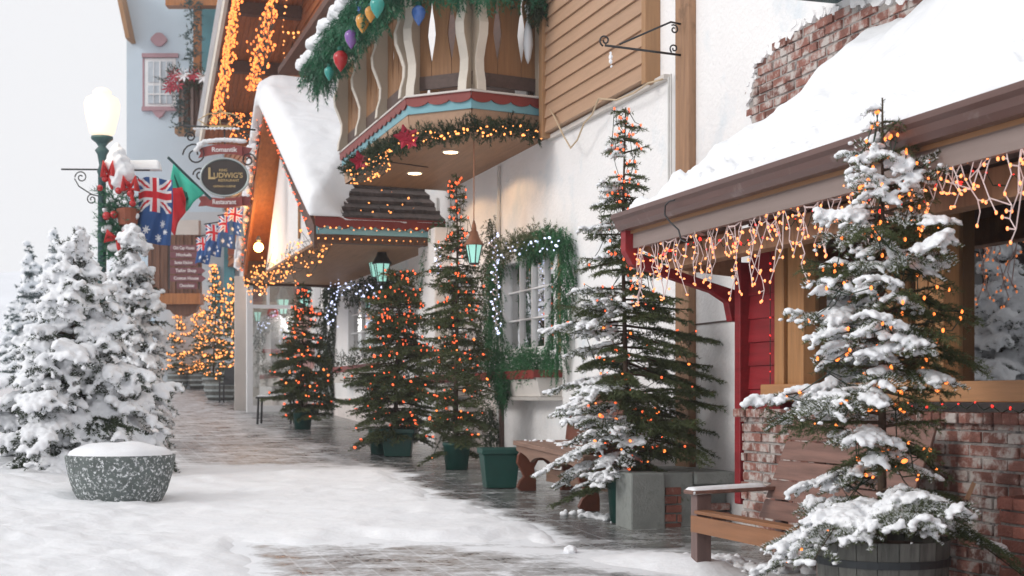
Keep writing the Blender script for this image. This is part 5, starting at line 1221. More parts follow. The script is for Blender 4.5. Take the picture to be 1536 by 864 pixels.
for k in range(70):
    f = rr.random(); o = rr.uniform(.38, .8)
    if noise.noise(Vector((f * 6, o * 3, 1))) > -.05: cs.append([t1 - f * L, o, zz_(t1 - f * L, .6, .478)]); rs.append(rr.uniform(.02, .045))
w_ = [list(P(*c)) for c in cs]; b_ = w_[0]
o = blobs('bench_snow', [[a - b for a, b in zip(c, b_)] for c in w_], rs, M['snow'], None, b_, .013, .5); lab(o, 'thin patches of snow on the seat of the carved bench', 'snow', None, 'stuff')
# slatted garden bench in the foreground (wall frame)
cF = lambda c: (11326 - c) / 2240.0
oBk = cF(10050); tb1 = (9.12 - DX * oBk) / DY; tb0 = tb1 - 1.55; g0 = gz(tb1 - .7, 1.0)
ab = thing('slatted_bench', 'brown slatted garden bench with wide arms behind the barrel fir', 'bench', ((tb0 + tb1) / 2, oBk + .3, g0))
bz = g0
for k in range(5):
    f0, f1 = k / 5, (k + .93) / 5; h0, h1 = .34 + .62 * f0, .34 + .62 * f1; o0, o1 = oBk + .20 - .20 * f0, oBk + .20 - .20 * f1
    ex = .03 * (k - 2)
    mb = MB(); mb.hexa([(tb0 - ex * .5, o0 - .02, bz + h0), (tb1 + .02 - ex * .0 + .02 * (2 - k), o0 - .02, bz + h0), (tb1 + .02 + .02 * (2 - k), o0, bz + h0), (tb0 - ex * .5, o0, bz + h0)], [(tb0 - ex * .5, o1 - .02, bz + h1), (tb1 + .02 * (2 - k), o1 - .02, bz + h1), (tb1 + .02 * (2 - k), o1, bz + h1), (tb0 - ex * .5, o1, bz + h1)]); mb.build('back_slat', M['adir'], ab, bevel=.005)
for k in range(5):
    o0 = oBk + .18 + k * .105; h = .30 + .02 * k
    mb = MB(); mb.box(tb0 + .04, tb1 - .04, o0, o0 + .097, bz + h - .0, bz + h + .022); mb.build('seat_slat', M['adir_seat'], ab, bevel=.004)
mb = MB(); mb.box(tb0 + .04, tb1 - .04, oBk + .70, oBk + .72, bz + .27, bz + .37); mb.build('front_rail', M['adir_seat'], ab)
for t in (tb1, tb0):
    mb = MB(); mb.hexa([(t - .05, oBk - .0, bz + .52), (t + .05, oBk - .0, bz + .52), (t + .07, oBk + .72, bz + .50), (t - .07, oBk + .72, bz + .50)], [(t - .05, oBk, bz + .545), (t + .05, oBk, bz + .545), (t + .07, oBk + .72, bz + .525), (t - .07, oBk + .72, bz + .525)]); mb.build('arm', M['adir'], ab, bevel=.005)
    for o in (oBk + .58, oBk + .04):
        mb = MB(); mb.box(t - .045, t + .045, o, o + .10 if o > oBk + .3 else o + .05, bz - .04, bz + .50); mb.build('leg', M['adir_leg'], ab, bevel=.005)
snow_slab('arm_snow', [(tb1 - .05, oBk + .20, bz + .54), (tb1 + .055, oBk + .20, bz + .54), (tb1 + .07, oBk + .715, bz + .52), (tb1 - .07, oBk + .715, bz + .52)], .022, n=12, m=30, edge=.03, lump=.006, base=(tb1, oBk, bz), label='thin snow along the far arm of the slatted bench', cat='snow')
# heap of snow lumps by the bench and by the tall fir
def lumps(name, lb, cx, cy, sx_, sy_, n, r0, r1, seed, ang=0):
    rr = random.Random(seed); cs, rs = [], []
    for k in range(n):
        a, b = rr.gauss(0, sx_), rr.gauss(0, sy_); x = a * math.cos(ang) - b * math.sin(ang); y = a * math.sin(ang) + b * math.cos(ang); r = rr.uniform(r0, r1)
        cs.append([x, y, SL * y + r * .3]); rs.append(r)
    o = blobs(name, cs, rs, M['snow'], None, (cx, cy, SL * cy), .012, .75); lab(o, lb, 'snow', None, 'stuff')
g = gp_(1100, 850); lumps('snow_heap', 'crumbly heap of snow against the leg of the slatted bench', g[0], g[1], .32, .10, 110, .02, .06, 5, R(-25))
g = gp_(905, 778); lumps('snow_heap', 'trail of fallen snow lumps at the foot of the tall fir', g[0], g[1], .24, .05, 50, .015, .045, 6, R(-50))
# small furniture by the shop front
g = gp_(424, 636); tb = thing('bistro_table', 'small dark metal table with snow on top in front of the white shop front', 'table', g, False)
mb = MB(); mb.box(-.42, .20, -.2, .2, .43, .46); mb.build('table_top', M['iron'], tb, base=(0, 0, 0))
for x, y in ((-.38, -.17), (.16, -.17), (-.38, .17), (.16, .17)):
    mb = MB(); mb.tube([(x, y, .43), (x * 1.04, y * 1.1, 0)], .02, 6); mb.build('leg', M['iron'], tb, base=(0, 0, 0))
mb = MB(); mb.box(-.40, .18, -.18, .18, .461, .49); mb.build('snow', M['snow'], tb, base=(0, 0, 0), bevel=.012)
g = gp_(350, 604); tb = thing('garden_chair', 'dark metal armchair with snow on its seat beside the far barrels', 'chair', g, False)
mb = MB(); mb.box(-.28, .28, -.25, .25, .40, .44); mb.build('seat', M['iron'], tb, base=(0, 0, 0))
mb = MB(); mb.prism([(-.28, .44), (.28, .44), (.26, .78), (.0, .84), (-.26, .78)], lambda x, z, d: (x, d + z * .2, z), .16, .19); mb.build('backrest', M['iron'], tb, base=(0, 0, 0))
for x in (-.26, .26):
    mb = MB(); mb.box(x - .02, x + .02, -.27, .25, .58, .61); mb.build('arm', M['iron'], tb, base=(0, 0, 0))
    for y in (-.24, .22):
        mb = MB(); mb.tube([(x, y, .6 if y < 0 else .44), (x, y, 0)], .02, 6); mb.build('leg', M['iron'], tb, base=(0, 0, 0))
for i, (u, v) in enumerate(((283, 580), (330, 600))):
    g = gp_(u, v); b_ = thing('wooden_barrel', ('small pale banded barrel between the far gold lit firs', 'dark low half barrel in front of the far gold lit firs')[i], 'barrel', g, False)
    mb = MB(); k = 1 if i == 0 else 1.15; mb.lathe([(.24 * k, 0), (.30 * k, .22), (.31 * k, .35), (.29 * k, .42), (.26 * k, .42), (.26 * k, .38)], (0, 0, 0), 20); mb.build('staves', M['barrel'], b_, base=(0, 0, 0), smooth=True)
    mb = MB()
    for z in (.06, .20, .33): mb.lathe([(.318 * k - (.05 if z < .1 else 0), 0), (.322 * k - (.05 if z < .1 else 0), .05)], (0, 0, z), 20)
    mb.build('hoop', mat('barrel_band', (.3, .33, .33), .5, .2, 4, 0), b_, base=(0, 0, 0))
g = gp_(368, 606); mb = MB(); mb.lathe([(.14, 0), (.18, .28), (.2, .3), (.17, .3)], (0, 0, 0), 14); o = mb.build('flower_pot', M['terracotta'], None, base=(0, 0, 0), wall=False); o.location = g; lab(o, 'terracotta flower pot against the left post of the white shop front', 'flower pot')
# ================================================================== WINDOW BOXES AND GREENERY
def wpt(u, v, o): return P(T(u, o), o, Z(u, v, o))
tx0, tx1 = T(800, .32), T(713, .32)
wb = thing('window_box', 'cream window box with a scalloped red rim under the garlanded window', 'window box', ((tx0 + tx1) / 2, .16, 1.43))
mb = MB(); mb.hexa([(tx0, .0, 1.45), (tx1, .0, 1.45), (tx1, .24, 1.45), (tx0, .24, 1.45)], [(tx0, .0, 1.70), (tx1, .0, 1.70), (tx1, .30, 1.70), (tx0, .30, 1.70)]); mb.build('box', M['offwhite'], wb, bevel=.004)
mb = MB(); L = tx1 - tx0; pts = [(tx0, 1.73), (tx1, 1.73)]
for s in range(160, -1, -1): pts.append((tx0 + s / 160 * L, 1.635 + .022 * (1 - abs(math.sin(math.pi * s / 8)))))
mb.prism(pts, lambda t, z, d: (t, d, z), .303, .323); mb.box(tx0 - .012, tx0, 0, .32, 1.65, 1.73); mb.build('red_rim', M['red_trim'], wb)
mb = MB(); mb.hexa([(tx0 - .02, 0, 1.41), (tx1, 0, 1.41), (tx1, .26, 1.41), (tx0 - .02, .26, 1.41)], [(tx0 - .02, 0, 1.447), (tx1, 0, 1.447), (tx1, .28, 1.447), (tx0 - .02, .28, 1.447)]); mb.build('shelf', M['offwhite'], wb)
def W3(t, o, z): return P(t, o, z)
mids = [W3(tx0 + .1 + k * (L - .2) / 8, .2, 1.80 + .05 * math.sin(k * 2.1)) for k in range(9)]
garland('box_greens', 'bushy fir and cedar sprigs filling the cream window box', 'greenery on the main window', mids, .13, 31, 'cedar', .035, .008, 420, .16, cat='greenery', step=.02)
garland('box_greens', 'bright cedar fronds at the near end of the cream window box', 'greenery on the main window', mids[:3], .14, 32, 'cedar', .035, .007, 200, .20, hang=.08, cat='greenery', step=.016)
garland('cedar_garland', 'thick bright green cedar garland down the right side of the main window', 'greenery on the main window', [wpt(790, 375, .12), wpt(820, 352, .12), wpt(842, 352, .12), wpt(848, 380, .12), wpt(846, 430, .12), wpt(838, 490, .14), wpt(830, 545, .16)], .11, 33, 'cedar', .035, .0075, 800, .13, hang=.13, step=.013)
garland('fir_garland', 'mixed fir garland over the top of the main window with small white lights', 'greenery on the main window', [wpt(745, 385, .12), wpt(770, 370, .12), wpt(795, 365, .12), wpt(825, 352, .12)], .09, 34, 'needle', .035, .008, 420, .12, step=.016)
garland('cedar_garland', 'dark cedar garland hanging down the left side of the main window', 'greenery on the main window', [wpt(752, 385, .12), wpt(740, 400, .12), wpt(742, 470, .12), wpt(748, 560, .3), wpt(752, 590, .36)], .09, 35, 'cedar', .04, .007, 420, .15, hang=.2, step=.016)
garland('cedar_swag', 'cedar strands trailing over the front of the cream window box', 'greenery on the main window', [wpt(755, 545, .32), wpt(757, 565, .34), wpt(753, 590, .34)], .07, 36, 'cedar', .03, .006, 140, .10, hang=.16, step=.016)
rr = random.Random(6)
string_lights('window_lights', 'cool white string lights down the left side of the main window', 'white window lights', [wpt(742 + rr.uniform(-8, 8) + (v - 370) * .02, v, .22) for v in np.linspace(350, 500, 42)], .010, M['bulb_white'], M['wire_pale'])
string_lights('window_lights', 'cool white lights along the garland over the main window', 'white window lights', [wpt(u, 372 - (u - 760) * .12 + rr.uniform(-8, 14), .24) for u in np.linspace(752, 838, 26)], .010, M['bulb_white'])
# second window dressings (behind the narrow fir) and third
garland('cedar_garland', 'dark cedar garland at the left of the second window behind the narrow fir', 'garlands on the far windows', [wpt(662, 335, .12), wpt(652, 350, .12), wpt(648, 400, .12), wpt(642, 430, .12)], .10, 41, 'cedar', .045, .010, 260, .16, hang=.25, step=.022)
garland('cedar_garland', 'cedar garland low beside the pilaster behind the narrow fir', 'garlands on the far windows', [wpt(652, 460, .12), wpt(645, 500, .12), wpt(642, 530, .12), wpt(648, 560, .12)], .10, 42, 'needle_dark', .045, .010, 260, .16, hang=.2, step=.022)
garland('cedar_garland', 'dark garland between the two near windows above the lantern', 'garlands on the far windows', [wpt(735, 330, .10), wpt(738, 365, .10), wpt(733, 420, .10), wpt(728, 470, .1), wpt(720, 540, .1)], .09, 43, 'needle_dark', .045, .010, 360, .14, hang=.15, step=.022)
garland('cedar_garland', 'long dark garland with white lights left of the far window under the porch', 'garlands on the far windows', [wpt(500, 414, .12), wpt(494, 440, .12), wpt(492, 500, .12), wpt(490, 560, .12), wpt(492, 598, .12)], .14, 44, 'needle_dark', .06, .016, 460, .22, hang=.3, step=.03)
garland('cedar_garland', 'garland across the top of the far window under the porch', 'garlands on the far windows', [wpt(520, 440, .12), wpt(545, 425, .12), wpt(580, 418, .12), wpt(606, 420, .12), wpt(612, 450, .12), wpt(610, 520, .12)], .13, 45, 'needle_dark', .06, .014, 420, .2, hang=.15, step=.03)
string_lights('window_lights', 'cool white lights in the long dark garland under the porch', 'white window lights', [wpt(rr.uniform(488, 508), v, .3) for v in np.linspace(412, 490, 34)], .013, M['bulb_white'])
string_lights('window_lights', 'cool white lights by the top of the far window under the porch', 'white window lights', [wpt(u, 430 + rr.uniform(-12, 16), .3) for u in np.linspace(508, 575, 26)], .013, M['bulb_white'])
string_lights('window_lights', 'cool white lights beside the pilaster above the second window', 'white window lights', [wpt(rr.uniform(652, 662), v, .3) for v in np.linspace(368, 410, 16)], .012, M['bulb_white'])
# small window box for the second and third window
for i, (ta_, tb2, lb) in enumerate(((w2a, w2b, 'cream window box behind the narrow fir'), (w3a, w3b, 'red rimmed window box half hidden behind the wide dark fir'))):
    dz_ = .25 * i; k = thing('window_box', lb, 'window box', ((ta_ + tb2) / 2, .16, 1.43 + dz_))
    mb = MB(); mb.box(ta_, tb2, .0, .28, 1.45 + dz_, 1.70 + dz_); mb.build('box', M['offwhite'], k); mb = MB(); mb.box(ta_, tb2, .281, .30, 1.63 + dz_, 1.73 + dz_); mb.build('red_rim', M['red_trim'], k)
    garland('box_greens', 'greens in the ' + lb, None, [W3(ta_ + .1 + q * (tb2 - ta_ - .2) / 5, .2, 1.78 + dz_) for q in range(6)], .14, 50 + i, 'needle_dark', .05, .012, 200, .2, cat='greenery', step=.03)
# big dark leaf shape / bow of greens against the wall beside the empty tub
o = garland('cedar_swag', 'curved dark green swag leaning on the wall above the empty tub', None, [wpt(728, 610, .12), wpt(737, 630, .12), wpt(738, 650, .14), wpt(730, 668, .16)], .06, 37, 'needle_dark', .04, .008, 260, .14, hang=.06, step=.016)

# balcony greens
def bpt(u, v, z=None, o=None, Y=None): return A(u, v, Y)
gar = []
for u, v in ((522, 258), (530, 248), (545, 242), (560, 232), (580, 224), (598, 214), (615, 208), (640, 202), (665, 205), (690, 196), (712, 190), (735, 196), (760, 190), (785, 196), (812, 200)):
    # just outside the fascia foot
    t_, o_ = soff(u, v, BZ + .02); 
    gar.append((u, v))
path = []
BPx = [Vector(P(p[0], p[1], BZ)) for p in BP]
def on_face(u, v, e=.08):
    best = None
    for (a, b) in zip(BP[:-1], BP[1:]):
        a3, d, n, L = edge_frame(a, b)
        wa = P(a[0] + n.x * e, a[1] + n.y * e, 0); wb_ = P(b[0] + n.x * e, b[1] + n.y * e, 0)
        # intersect ray with vertical plane
        rx = (u - U0) / F; ex, ey = wb_.x - wa.x, wb_.y - wa.y; den = rx * ey - ex
        if abs(den) < 1e-6: continue
        Y = (wa.x * ey - wa.y * ex) / den; f = ((rx * Y - wa.x) * ex + (Y - wa.y) * ey) / (ex * ex + ey * ey)
        if -.08 <= f <= 1.08 and (best is None or Y < best): best = Y
    return A(u, v, best or 17)
path = [on_face(u, v) for u, v in gar]
garland('balcony_garland', 'evergreen garland with warm lights along the foot of the balcony', None, path, .07, 61, 'needle_dark', .038, .009, 1500, .085, step=.012)
string_lights('balcony_lights', 'warm lights in the garland along the foot of the balcony', 'lights around the balcony', [on_face(u + rr.uniform(-4, 4), v + rr.uniform(-6, 12), .2) for u, v in [(x, np.interp(x, [g[0] for g in gar], [g[1] for g in gar])) for x in np.linspace(524, 810, 70)]], .009, M['bulb_gold'])
pts = []
for k in range(60):
    f = rr.random(); u = 525 + f * 60; v = 262 - f * 28 + rr.uniform(-14, 26); p = on_face(u, min(v, 275), .12); pts.append(p)
string_lights('balcony_lights', 'bunch of warm lights at the far corner of the balcony garland', 'lights around the balcony', pts, .010, M['bulb_gold'])
def flower(c, r, lb):
    b = c.copy(); mb = MB(); rr2 = random.Random(int(c.x * 99))
    for k in range(16):
        q = k * .62; el = rr2.uniform(-.4, .9); d = Vector((math.cos(q) * math.cos(el * .6), -.5 * abs(math.sin(el)), math.sin(q))); d.normalize(); s = Vector((-d.z, 0, d.x)); R_ = r * (1 if k % 2 else .65)
        mb.add([c, c + d * R_ * .5 + s * R_ * .25, c + d * R_ + Vector((0, -.02, 0)), c + d * R_ * .5 - s * R_ * .25], [(0, 1, 2, 3)])
    o = mb.build('poinsettia', M['poinsettia'], None, base=b, wall=False); lab(o, lb, 'flower', 'poinsettias in the balcony garland')
flower(on_face(609, 206, .2), .14, 'large red poinsettia in the balcony garland below the chamfered corner'); flower(on_face(540, 242, .2), .13, 'large red poinsettia near the far end of the balcony garland'); flower(on_face(617, 213, .2), .09, 'small red poinsettia beside the large one under the chamfered corner')
# rail garland with snow and giant bulbs
oR = 1.44 + .42
rail = [P(T(u, oR), oR, Z(u, v, oR)) for u, v in ((472, 112), (488, 88), (505, 62), (522, 38), (540, 16), (560, -6), (580, -30))]
garland('rail_garland', 'bright artificial fir garland along the balcony rail, capped with snow', None, rail, .17, 71, 'plastic_fir', .055, .011, 1300, .2, hang=.18, step=.018)
cs, rs = [], []
for a, b in zip(rail[:-1], rail[1:]):
    for k in range(7):
        p = a.lerp(b, k / 7) + Vector((-.10 + rr.uniform(-.04, .04), rr.uniform(-.05, .05), .16 + rr.uniform(-.03, .03))); cs.append(list(p - rail[0])); rs.append(rr.uniform(.09, .14))
o = blobs('rail_snow', cs, rs, M['snow'], None, rail[0], .025, .8); lab(o, 'snow lying along the balcony rail garland', 'snow', None, 'stuff')
near_rail = [on_face(u, v, .3) for u, v in ((575, -30), (600, -28), (640, -27), (690, -26), (740, -28), (790, -24), (825, -18))]
garland('rail_garland', 'artificial fir garland along the near rail of the balcony at the top edge', None, near_rail, .13, 72, 'plastic_fir', .05, .010, 500, .2, hang=.12, step=.018)
garland('rail_garland', 'dark sprig hanging at the right end of the balcony rail', None, [on_face(800, -5, .25), on_face(810, 12, .25), on_face(818, 22, .25)], .08, 73, 'needle_dark', .05, .010, 120, .2, hang=.1, step=.018)
def ornament(c, r, m, lb):
    t_ = thing('giant_bulb', lb, 'ornament', c, False, 'giant coloured bulbs on the balcony rail'); mb = MB()
    mb.lathe([(.004, -r * 2.3), (r * .35, -r * 1.9), (r * .8, -r * 1.2), (r, -r * .45), (r * .92, .0), (r * .55, r * .38), (r * .3, r * .5)], (0, 0, 0), 16); mb.build('glass', M[m], t_, base=(0, 0, 0), smooth=True)
    mb = MB(); mb.lathe([(r * .42, r * .36), (r * .45, r * .5), (r * .42, r * 1.0), (r * .3, r * 1.05)], (0, 0, 0), 12); mb.build('socket', M['flag_dark'], t_, base=(0, 0, 0))
def onr(u, v, o=oR + .12): return P(T(u, o), o, Z(u, v, o))
ornament(on_face(628, 14, .30), .075, 'orn_blue', 'frosty blue giant bulb hanging in front of the sawn boards')
ornament(on_face(716, 2, .30), .08, 'orn_red', 'red giant bulb at the balcony corner, cut by the top edge')
ornament(onr(544, 26), .075, 'orn_yellow', 'amber giant bulb in the rail garland'); ornament(onr(527, 50), .075, 'orn_purple', 'purple giant bulb in the rail garland'); ornament(onr(511, 82), .085, 'orn_red', 'red giant bulb in the rail garland near its lower end')
ornament(onr(556, 14), .06, 'orn_yellow', 'small amber giant bulb higher in the rail garland'); ornament(onr(566, 2), .075, 'orn_teal', 'teal giant bulb in the rail garland at the top edge'); ornament(onr(542, 4), .06, 'orn_blue', 'pale blue giant bulb left of the teal one at the top edge')
ornament(onr(494, 104), .06, 'orn_teal', 'teal giant bulb at the lowest end of the rail garland')
# frosted pendant on the near boards
c = on_face(792, 45, .12); pd2 = thing('frosted_pendant', 'long white frosted drop hanging before the right sawn board', 'ornament', c, False); mb = MB(); mb.lathe([(.004, -.36), (.03, -.30), (.055, -.16), (.045, -.02), (.018, .10), (.012, .16), (.03, .20), (.04, .26), (.0, .27)], (0, 0, 0), 14); mb.build('drop', M['orn_frost'], pd2, base=(0, 0, 0), smooth=True)

# porch lights: along both rakes, eave fascia, soffit, shingles
pn = []
for f in np.linspace(0, 1, 46):
    t_ = tN - .12 + (tR - tN) * f; z_ = zE - .15 + (zR - zE) * f; pn.append(P(t_, PO + .09, z_ + rr.uniform(-.06, .06)))
string_lights('porch_lights', 'lights along the near rake of the porch gable', 'lights around the porch', pn, .010, M['bulb_deep'])
pn = []
for f in np.linspace(0, 1, 60):
    t_ = tF + .15 + (tR - tF) * f; z_ = zF - .20 + (zR - zF) * f; pn.append(P(t_, PO + .09 + rr.uniform(-.02, .05), z_ + rr.uniform(-.14, .14)))
string_lights('porch_lights', 'lights along the far rake of the porch gable by the globe lamp', 'lights around the porch', pn, .010, M['bulb_deep'], m2=M['bulb'])
pn = [P(rr.uniform(tN, tF), PO + rr.uniform(-.25, .12), zE - .28 + rr.gauss(0, .14)) for _ in range(200)]; pn.sort(key=lambda p: p.y)
string_lights('porch_lights', 'dense net of amber lights hanging under the front of the porch', 'lights around the porch', pn, .012, M['bulb_gold'], maxn=100)
pn = [P(tN - .19, o, zE - .03 - .03 * (i % 2) + rr.uniform(-.02, .02)) for i, o in enumerate(np.linspace(.1, PO, 22))] + [P(tN - .17, o, zE - .19) for o in np.linspace(PO, .3, 16)]
string_lights('porch_lights', 'row of lights across the scalloped eave of the porch', 'lights around the porch', pn, .009, M['bulb_gold'])
pn = []
for _ in range(30):
    f = rr.uniform(.02, .35); o = rr.uniform(.3, 1.3); pn.append(P(tN + (tR - tN) * f, o, zE + .17 + (zR - zE) * f))
pn.sort(key=lambda p: p.z); string_lights('porch_lights', 'scattered lights lying on the bare shingles of the porch roof', 'lights around the porch', pn, .010, M['bulb_gold'])
cs, rs = [], []
for f in np.linspace(.02, .93, 60):
    t_ = tF + .22 + (tR - tF) * f; z_ = zF - .12 + (zR - zF) * f; q = P(t_, PO + .12 + rr.uniform(-.02, .05), z_ + rr.uniform(-.10, .10)); cs.append(q); rs.append(rr.uniform(.045, .085))
o = blobs('rake_snow', [list(c - cs[0]) for c in cs], rs, M['snow'], None, cs[0], .02, .9); lab(o, 'rope of frozen snow clinging along the far rake of the porch gable', 'snow', None, 'stuff')
# chalet light curtains
pn = [wpt(347 - (v / 185) * 33 + rr.uniform(2, 22) * rr.random() + 2, v, oC + .12 + rr.uniform(0, .1)) for v in np.linspace(-5, 185, 330)]
string_lights('chalet_lights', 'curtain of orange lights down the far rake of the timber chalet', 'lights on the timber chalet', pn, .020, M['bulb'], maxn=100)
pn = []
for _ in range(300):
    v = rr.uniform(-5, 135); u = 405 - (v - 15) * .22 + rr.gauss(0, 7) * (1.2 - abs(v - 70) / 90); pn.append(wpt(u, v, oC - .1 + rr.uniform(-.2, .2)))
pn.sort(key=lambda p: p.z); string_lights('chalet_lights', 'hanging bunch of orange lights at the middle of the timber chalet gable', 'lights on the timber chalet', pn, .018, M['bulb'], maxn=100)
pn = [A(u, 48 + rr.uniform(-2, 4), 27) for u in np.linspace(425, 478, 8)] + [A(rr.uniform(425, 480), rr.uniform(55, 105), 27) for _ in range(24)] + [A(424 + i * 1.5, v, 27) for i, v in enumerate((40, 30, 20, 10, 0))]
string_lights('chalet_lights', 'warm festoon bulbs strung right of the chalet window', 'lights on the timber chalet', pn, .018, M['bulb_gold'])
pn = [A(300 + (345 - 300) * 0 + x, y, 34) for x, y in ((38 + rr.uniform(-4, 4), rr.uniform(300, 345)) for _ in range(50))]
pn = [A(318 + f * 32 + rr.uniform(-3, 3), 352 - f * 40 + rr.uniform(-4, 4), 30) for f in np.linspace(0, 1, 60)]
string_lights('street_garland_lights', 'slanting rope of orange lights behind the small blue flags', 'lights around the porch', pn, .018, M['bulb'])

# ================================================================== LANTERNS
def lantern(u, v, o, lb, s=1.0, chain=None):
    Y = Yof(u, o); t_ = T(u, o); z_ = CAMZ - (v - V0) * Y / F
    k = thing('wall_lantern', lb, 'lantern', (t_, o, z_), group='teal glass wall lanterns')
    c = (t_, o, z_); mb = MB(); mb.lathe([(.055 * s, -.12 * s), (.10 * s, .10 * s)], c, 6); mb.build('glass', M['lantern_glass'], k)
    mb = MB()
    for i in range(6):
        q = 6.283 * i / 6; mb.tube([(c[0] + .057 * s * math.cos(q), c[1] + .057 * s * math.sin(q), c[2] - .12 * s), (c[0] + .103 * s * math.cos(q), c[1] + .103 * s * math.sin(q), c[2] + .10 * s)], .008 * s, 4)
    mb.lathe([(.065 * s, -.14 * s), (.065 * s, -.12 * s)], c, 6); mb.build('frame', M['iron'], k)
    mb = MB(); mb.lathe([(.13 * s, .10 * s), (.12 * s, .12 * s), (.07 * s, .20 * s), (.05 * s, .27 * s), (.035 * s, .28 * s), (.03 * s, .34 * s), (.005, .42 * s)], c, 12); mb.build('cap', M['copper'] if 'copper' in lb else M['iron'], k, smooth=True)
    if chain:
        mb = MB(); mb.tube([(t_, o, z_ + .40 * s), (t_, o, chain)], .006, 5); mb.build('chain', M['copper'], k); return
    mb = MB(); mb.tube([(t_, o, z_ - .14 * s), (t_, o - .02, z_ - .22 * s), (t_, o * .75, z_ - .27 * s), (t_, o * .4, z_ - .20 * s), (t_, .03, z_ - .26 * s)], .012 * s, 6); mb.box(t_ - .03, t_ + .03, .001, .03, z_ - .34 * s, z_ - .14 * s); mb.build('bracket', M['iron'], k, smooth=True)
lantern(711, 380, .84, 'copper capped lantern with teal glass hanging in front of the narrow fir', .85, chain=BZ)
lantern(573, 408, .60, 'iron lantern with teal glass above the wide dark fir', 1.15)
lantern(563, 404, .35, 'smaller iron lantern just behind and left of the one above the wide dark fir', 1.0)
lantern(456, 447, .55, 'iron lantern with teal glass on a scroll arm by the shop front', 1.35)

# ================================================================== LEAN-TO ICICLE LIGHTS
def icicles(t0, t1, o, zf, label, seed, dens=.11, lmax=.30, base_sag=.05):
    rr = random.Random(seed); n = int((t1 - t0) / dens); main = []; drops = []; bulbs = []; ends = []
    for i in range(n + 1):
        t_ = t1 - (t1 - t0) * i / n; sag = base_sag * (math.sin(i * 1.1) * .5 + math.sin(i * .37) * .8); p = Vector((t_, o + rr.uniform(-.01, .02), zf + sag)); main.append(p)
        k = rr.choice((2, 3, 4, 5, 7)); q = p.copy(); ch_ = [q.copy()]
        for j in range(k):
            q = q + Vector((rr.choice((-1, 1)) * rr.uniform(.02, .045), rr.uniform(-.012, .012), -rr.uniform(.042, .078))); ch_.append(q.copy())
            if rr.random() < .7:
                e = q + Vector((rr.choice((-1, 1)) * rr.uniform(.02, .04), rr.uniform(-.01, .02), rr.uniform(-.02, .01))); drops.append([q.copy(), e]); bulbs.append(e)
        drops.append(ch_); bulbs.append(q.copy())
        if ends and rr.random() < .4: drops.append([ch_[len(ch_) // 2], ends[-1]])
        ends.append(ch_[-2])
        if rr.random() < .45: bulbs.append(p + Vector((0, 0, .03)))
    root = thing('icicle_lights', label, 'string lights', tuple(main[0]), group='icicle lights under the brown gutter')
    mb = MB(); mb.tube(main, .005, 5)
    for d in drops: mb.tube(d, .0033, 4)
    mb.build('wire', M['wire_pale'], root)
    b = main[0]
    for i, p in enumerate(bulbs[:100]):
        ob = bpy.data.objects.new('bulb', bulb_mesh(.0068, M['bulb_pale'])); COL.objects.link(ob); ob.parent = root; ob.location = p - b; ob.rotation_euler = (rr.uniform(-1.5, 1.5), rr.uniform(-1.5, 1.5), 0)
    if bulbs[100:]:
        mb = MB()
        for p in bulbs[100:]: mb.ball(p, .0068, 6, 1.5)
        o_ = mb.build('bulbs', M['bulb_pale'], root, smooth=True); o_['kind'] = 'stuff'
tm = T(1260, 1.10)
icicles(tm, tE - .05, 1.10, 2.54, 'pale wired icicle lights under the far half of the brown gutter', 3, .055)
icicles(5.2, tm - .02, 1.10, 2.60, 'pale wired icicle lights under the near half of the brown gutter', 4, .05)
pr = [P(t_, 1.0, 2.45 + rr.uniform(-.05, .05)) for t_ in np.linspace(5.2, tE - .1, 60)]
string_lights('red_lights', 'string of red lights behind the icicle lights under the gutter', 'red lights on the lean-to', pr, .007, M['bulb_red'])
pr = [P(t_, OF + .11, zs + rr.uniform(-.03, .0)) for t_ in np.linspace(5.0, T(1235, OF), 34)]
string_lights('red_lights', 'string of red lights lying along the window sill above the brick coping', 'red lights on the lean-to', pr, .008, M['bulb_red'])
pr = [P(T(1165, OF), OF + .05, z_) for z_ in np.linspace(2.5, 1.5, 9)]
string_lights('red_lights', 'string of red lights down the edge of the red siding', 'red lights on the lean-to', pr, .006, M['bulb_red'])
pr = [P(t_ + rr.uniform(-.02, .02), OF - .3, 1.7 + rr.random() * .95) for t_ in np.linspace(5.2, T(1430, OF), 55)]; pr.sort(key=lambda p: p.z)
string_lights('indoor_lights', 'small warm lights hanging inside the big dark window', 'red lights on the lean-to', pr, .006, M['bulb'])

# wall bracket, loose cables
bk = thing('iron_wall_bracket', 'empty black wrought iron sign bracket on the timber post', 'bracket', (pt, .07, Z(1022, 75, .07)))
mb = MB(); tq = pt + .0; zq = Z(1024, 78, .1); oE = .62
def so_(u, v, o_): return (pt + .0, o_, v)
mb.tube([(pt + .02, .07, zq), (pt + .02, .75, zq + .03)], .010, 6)
mb.tube([(pt + .02, .07, zq + .26), (pt + .02, .16, zq + .27), (pt + .02, .62, zq + .05)], .009, 6)
def spo(co, cz, r, turns, st, sg): return [(pt + .02, co + sg * r * (1 - .75 * i / 16) * math.cos(st + turns * 6.283 * i / 16), cz + r * (1 - .75 * i / 16) * math.sin(st + turns * 6.283 * i / 16)) for i in range(17)]
mb.tube(spo(.75, zq + .07, .05, 1.2, -1.2, 1), .008, 5); mb.tube(spo(.13, zq + .21, .04, 1.2, 1.0, 1), .007, 5); mb.tube(spo(.13, zq + .05, .04, 1.2, -1.0, 1), .007, 5)
mb.build('scroll', M['iron'], bk, smooth=True)
c = P(pt + .02, .70, zq - .06); o = blobs('hanging_snow', [[0, 0, 0], [.0, 0, -.04], [.005, 0, -.08], [0, 0, .03]], [.02, .018, .012, .012], M['snow'], None, c, .006, 1.2); lab(o, 'small clump of snow hanging from the iron wall bracket', 'snow')
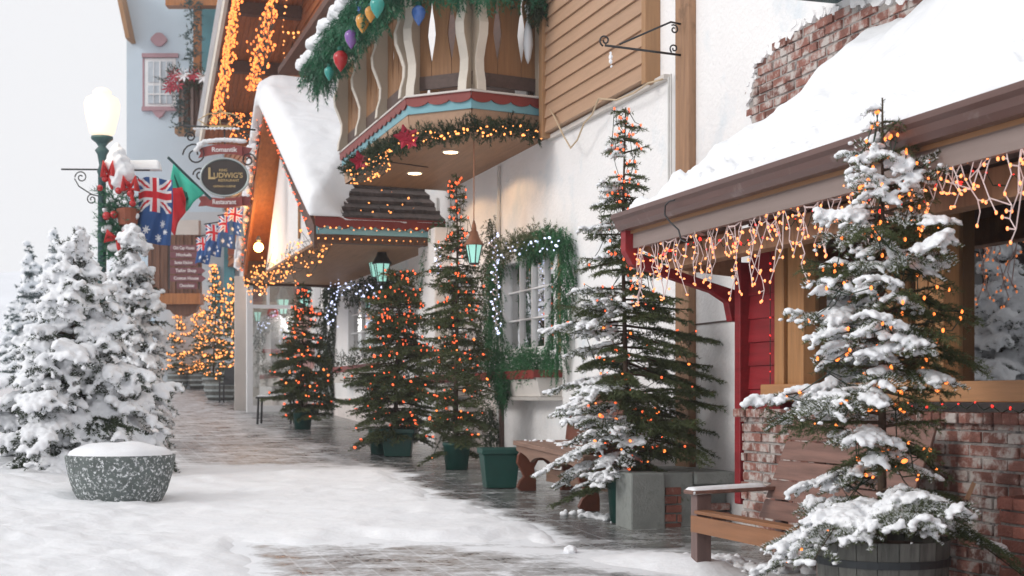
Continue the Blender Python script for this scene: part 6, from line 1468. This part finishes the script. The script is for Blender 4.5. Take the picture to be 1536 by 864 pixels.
mb = MB(); pts = [on_face(818, 150, .1)] + [P(T(u, .16), .16, Z(u, v, .16)) for u, v in ((833, 178), (846, 205), (856, 222), (866, 210), (876, 185), (888, 172), (898, 148), (925, 150), (950, 140), (972, 125), (994, 119))]
mb.tube([tuple(p) for p in pts], .009, 5); o = mb.build('loose_cable', M['cable'], None, base=pts[0], wall=False, smooth=True); lab(o, 'tan cable looping from the balcony across the siding', 'cable')
mb = MB(); pts = [P(T(u, 1.3), 1.3, Z(u, v, 1.3)) for u, v in ((1012, 300), (1004, 302), (998, 308), (997, 322), (1006, 334), (1018, 345), (1022, 360), (1032, 364))]; mb.tube([tuple(p) for p in pts], .006, 5); o = mb.build('loose_cable', M['iron'], None, base=pts[0], wall=False, smooth=True); lab(o, 'black cable hooked over the brown gutter', 'cable')
# building across the street, seen only as a reflection in the big window
ac = thing('far_side_building', 'grey plastered building with snowy roof on the left side of the street', 'building', (-17, 20, 0), False)
mb = MB(); mb.box(-26, -19, 8, 38, -.5, 5.2); mb.build('wall', mat('grey_plaster', (.24, .24, .24), .85, .1, 1, .1, 20), ac)
for y in range(10, 36, 4):
    for z in (1.8, 3.9):
        mb = MB(); mb.box(-19.02, -18.94, y, y + 1.5, z, z + 1.1); mb.build('window', M['interior'], ac)
mb = MB(); mb.prism([(-27, 5.1), (-18.1, 5.1), (-22.5, 7.4)], lambda x, z, d: (x, d, z), 7.5, 38.5); mb.build('roof', M['snow'], ac)
# ================================================================== HAZE
mb = MB(); mb.box(-430, 430, -40, 640, -1.5, 14.5)
hz = mb.build('haze', M['snow'], None, base=(0, 0, 0), wall=False)
hm = bpy.data.materials.new('haze'); hm.use_nodes = True; t_ = hm.node_tree; t_.nodes.clear(); ou = t_.nodes.new('ShaderNodeOutputMaterial'); pv = t_.nodes.new('ShaderNodeVolumePrincipled'); pv.inputs['Density'].default_value = .0010; pv.inputs['Color'].default_value = (.95, .96, 1, 1); t_.links.new(pv.outputs[0], ou.inputs['Volume'])
hz.data.materials.clear(); hz.data.materials.append(hm); hz['kind'] = 'stuff'; hz['label'] = 'pale snowy haze'
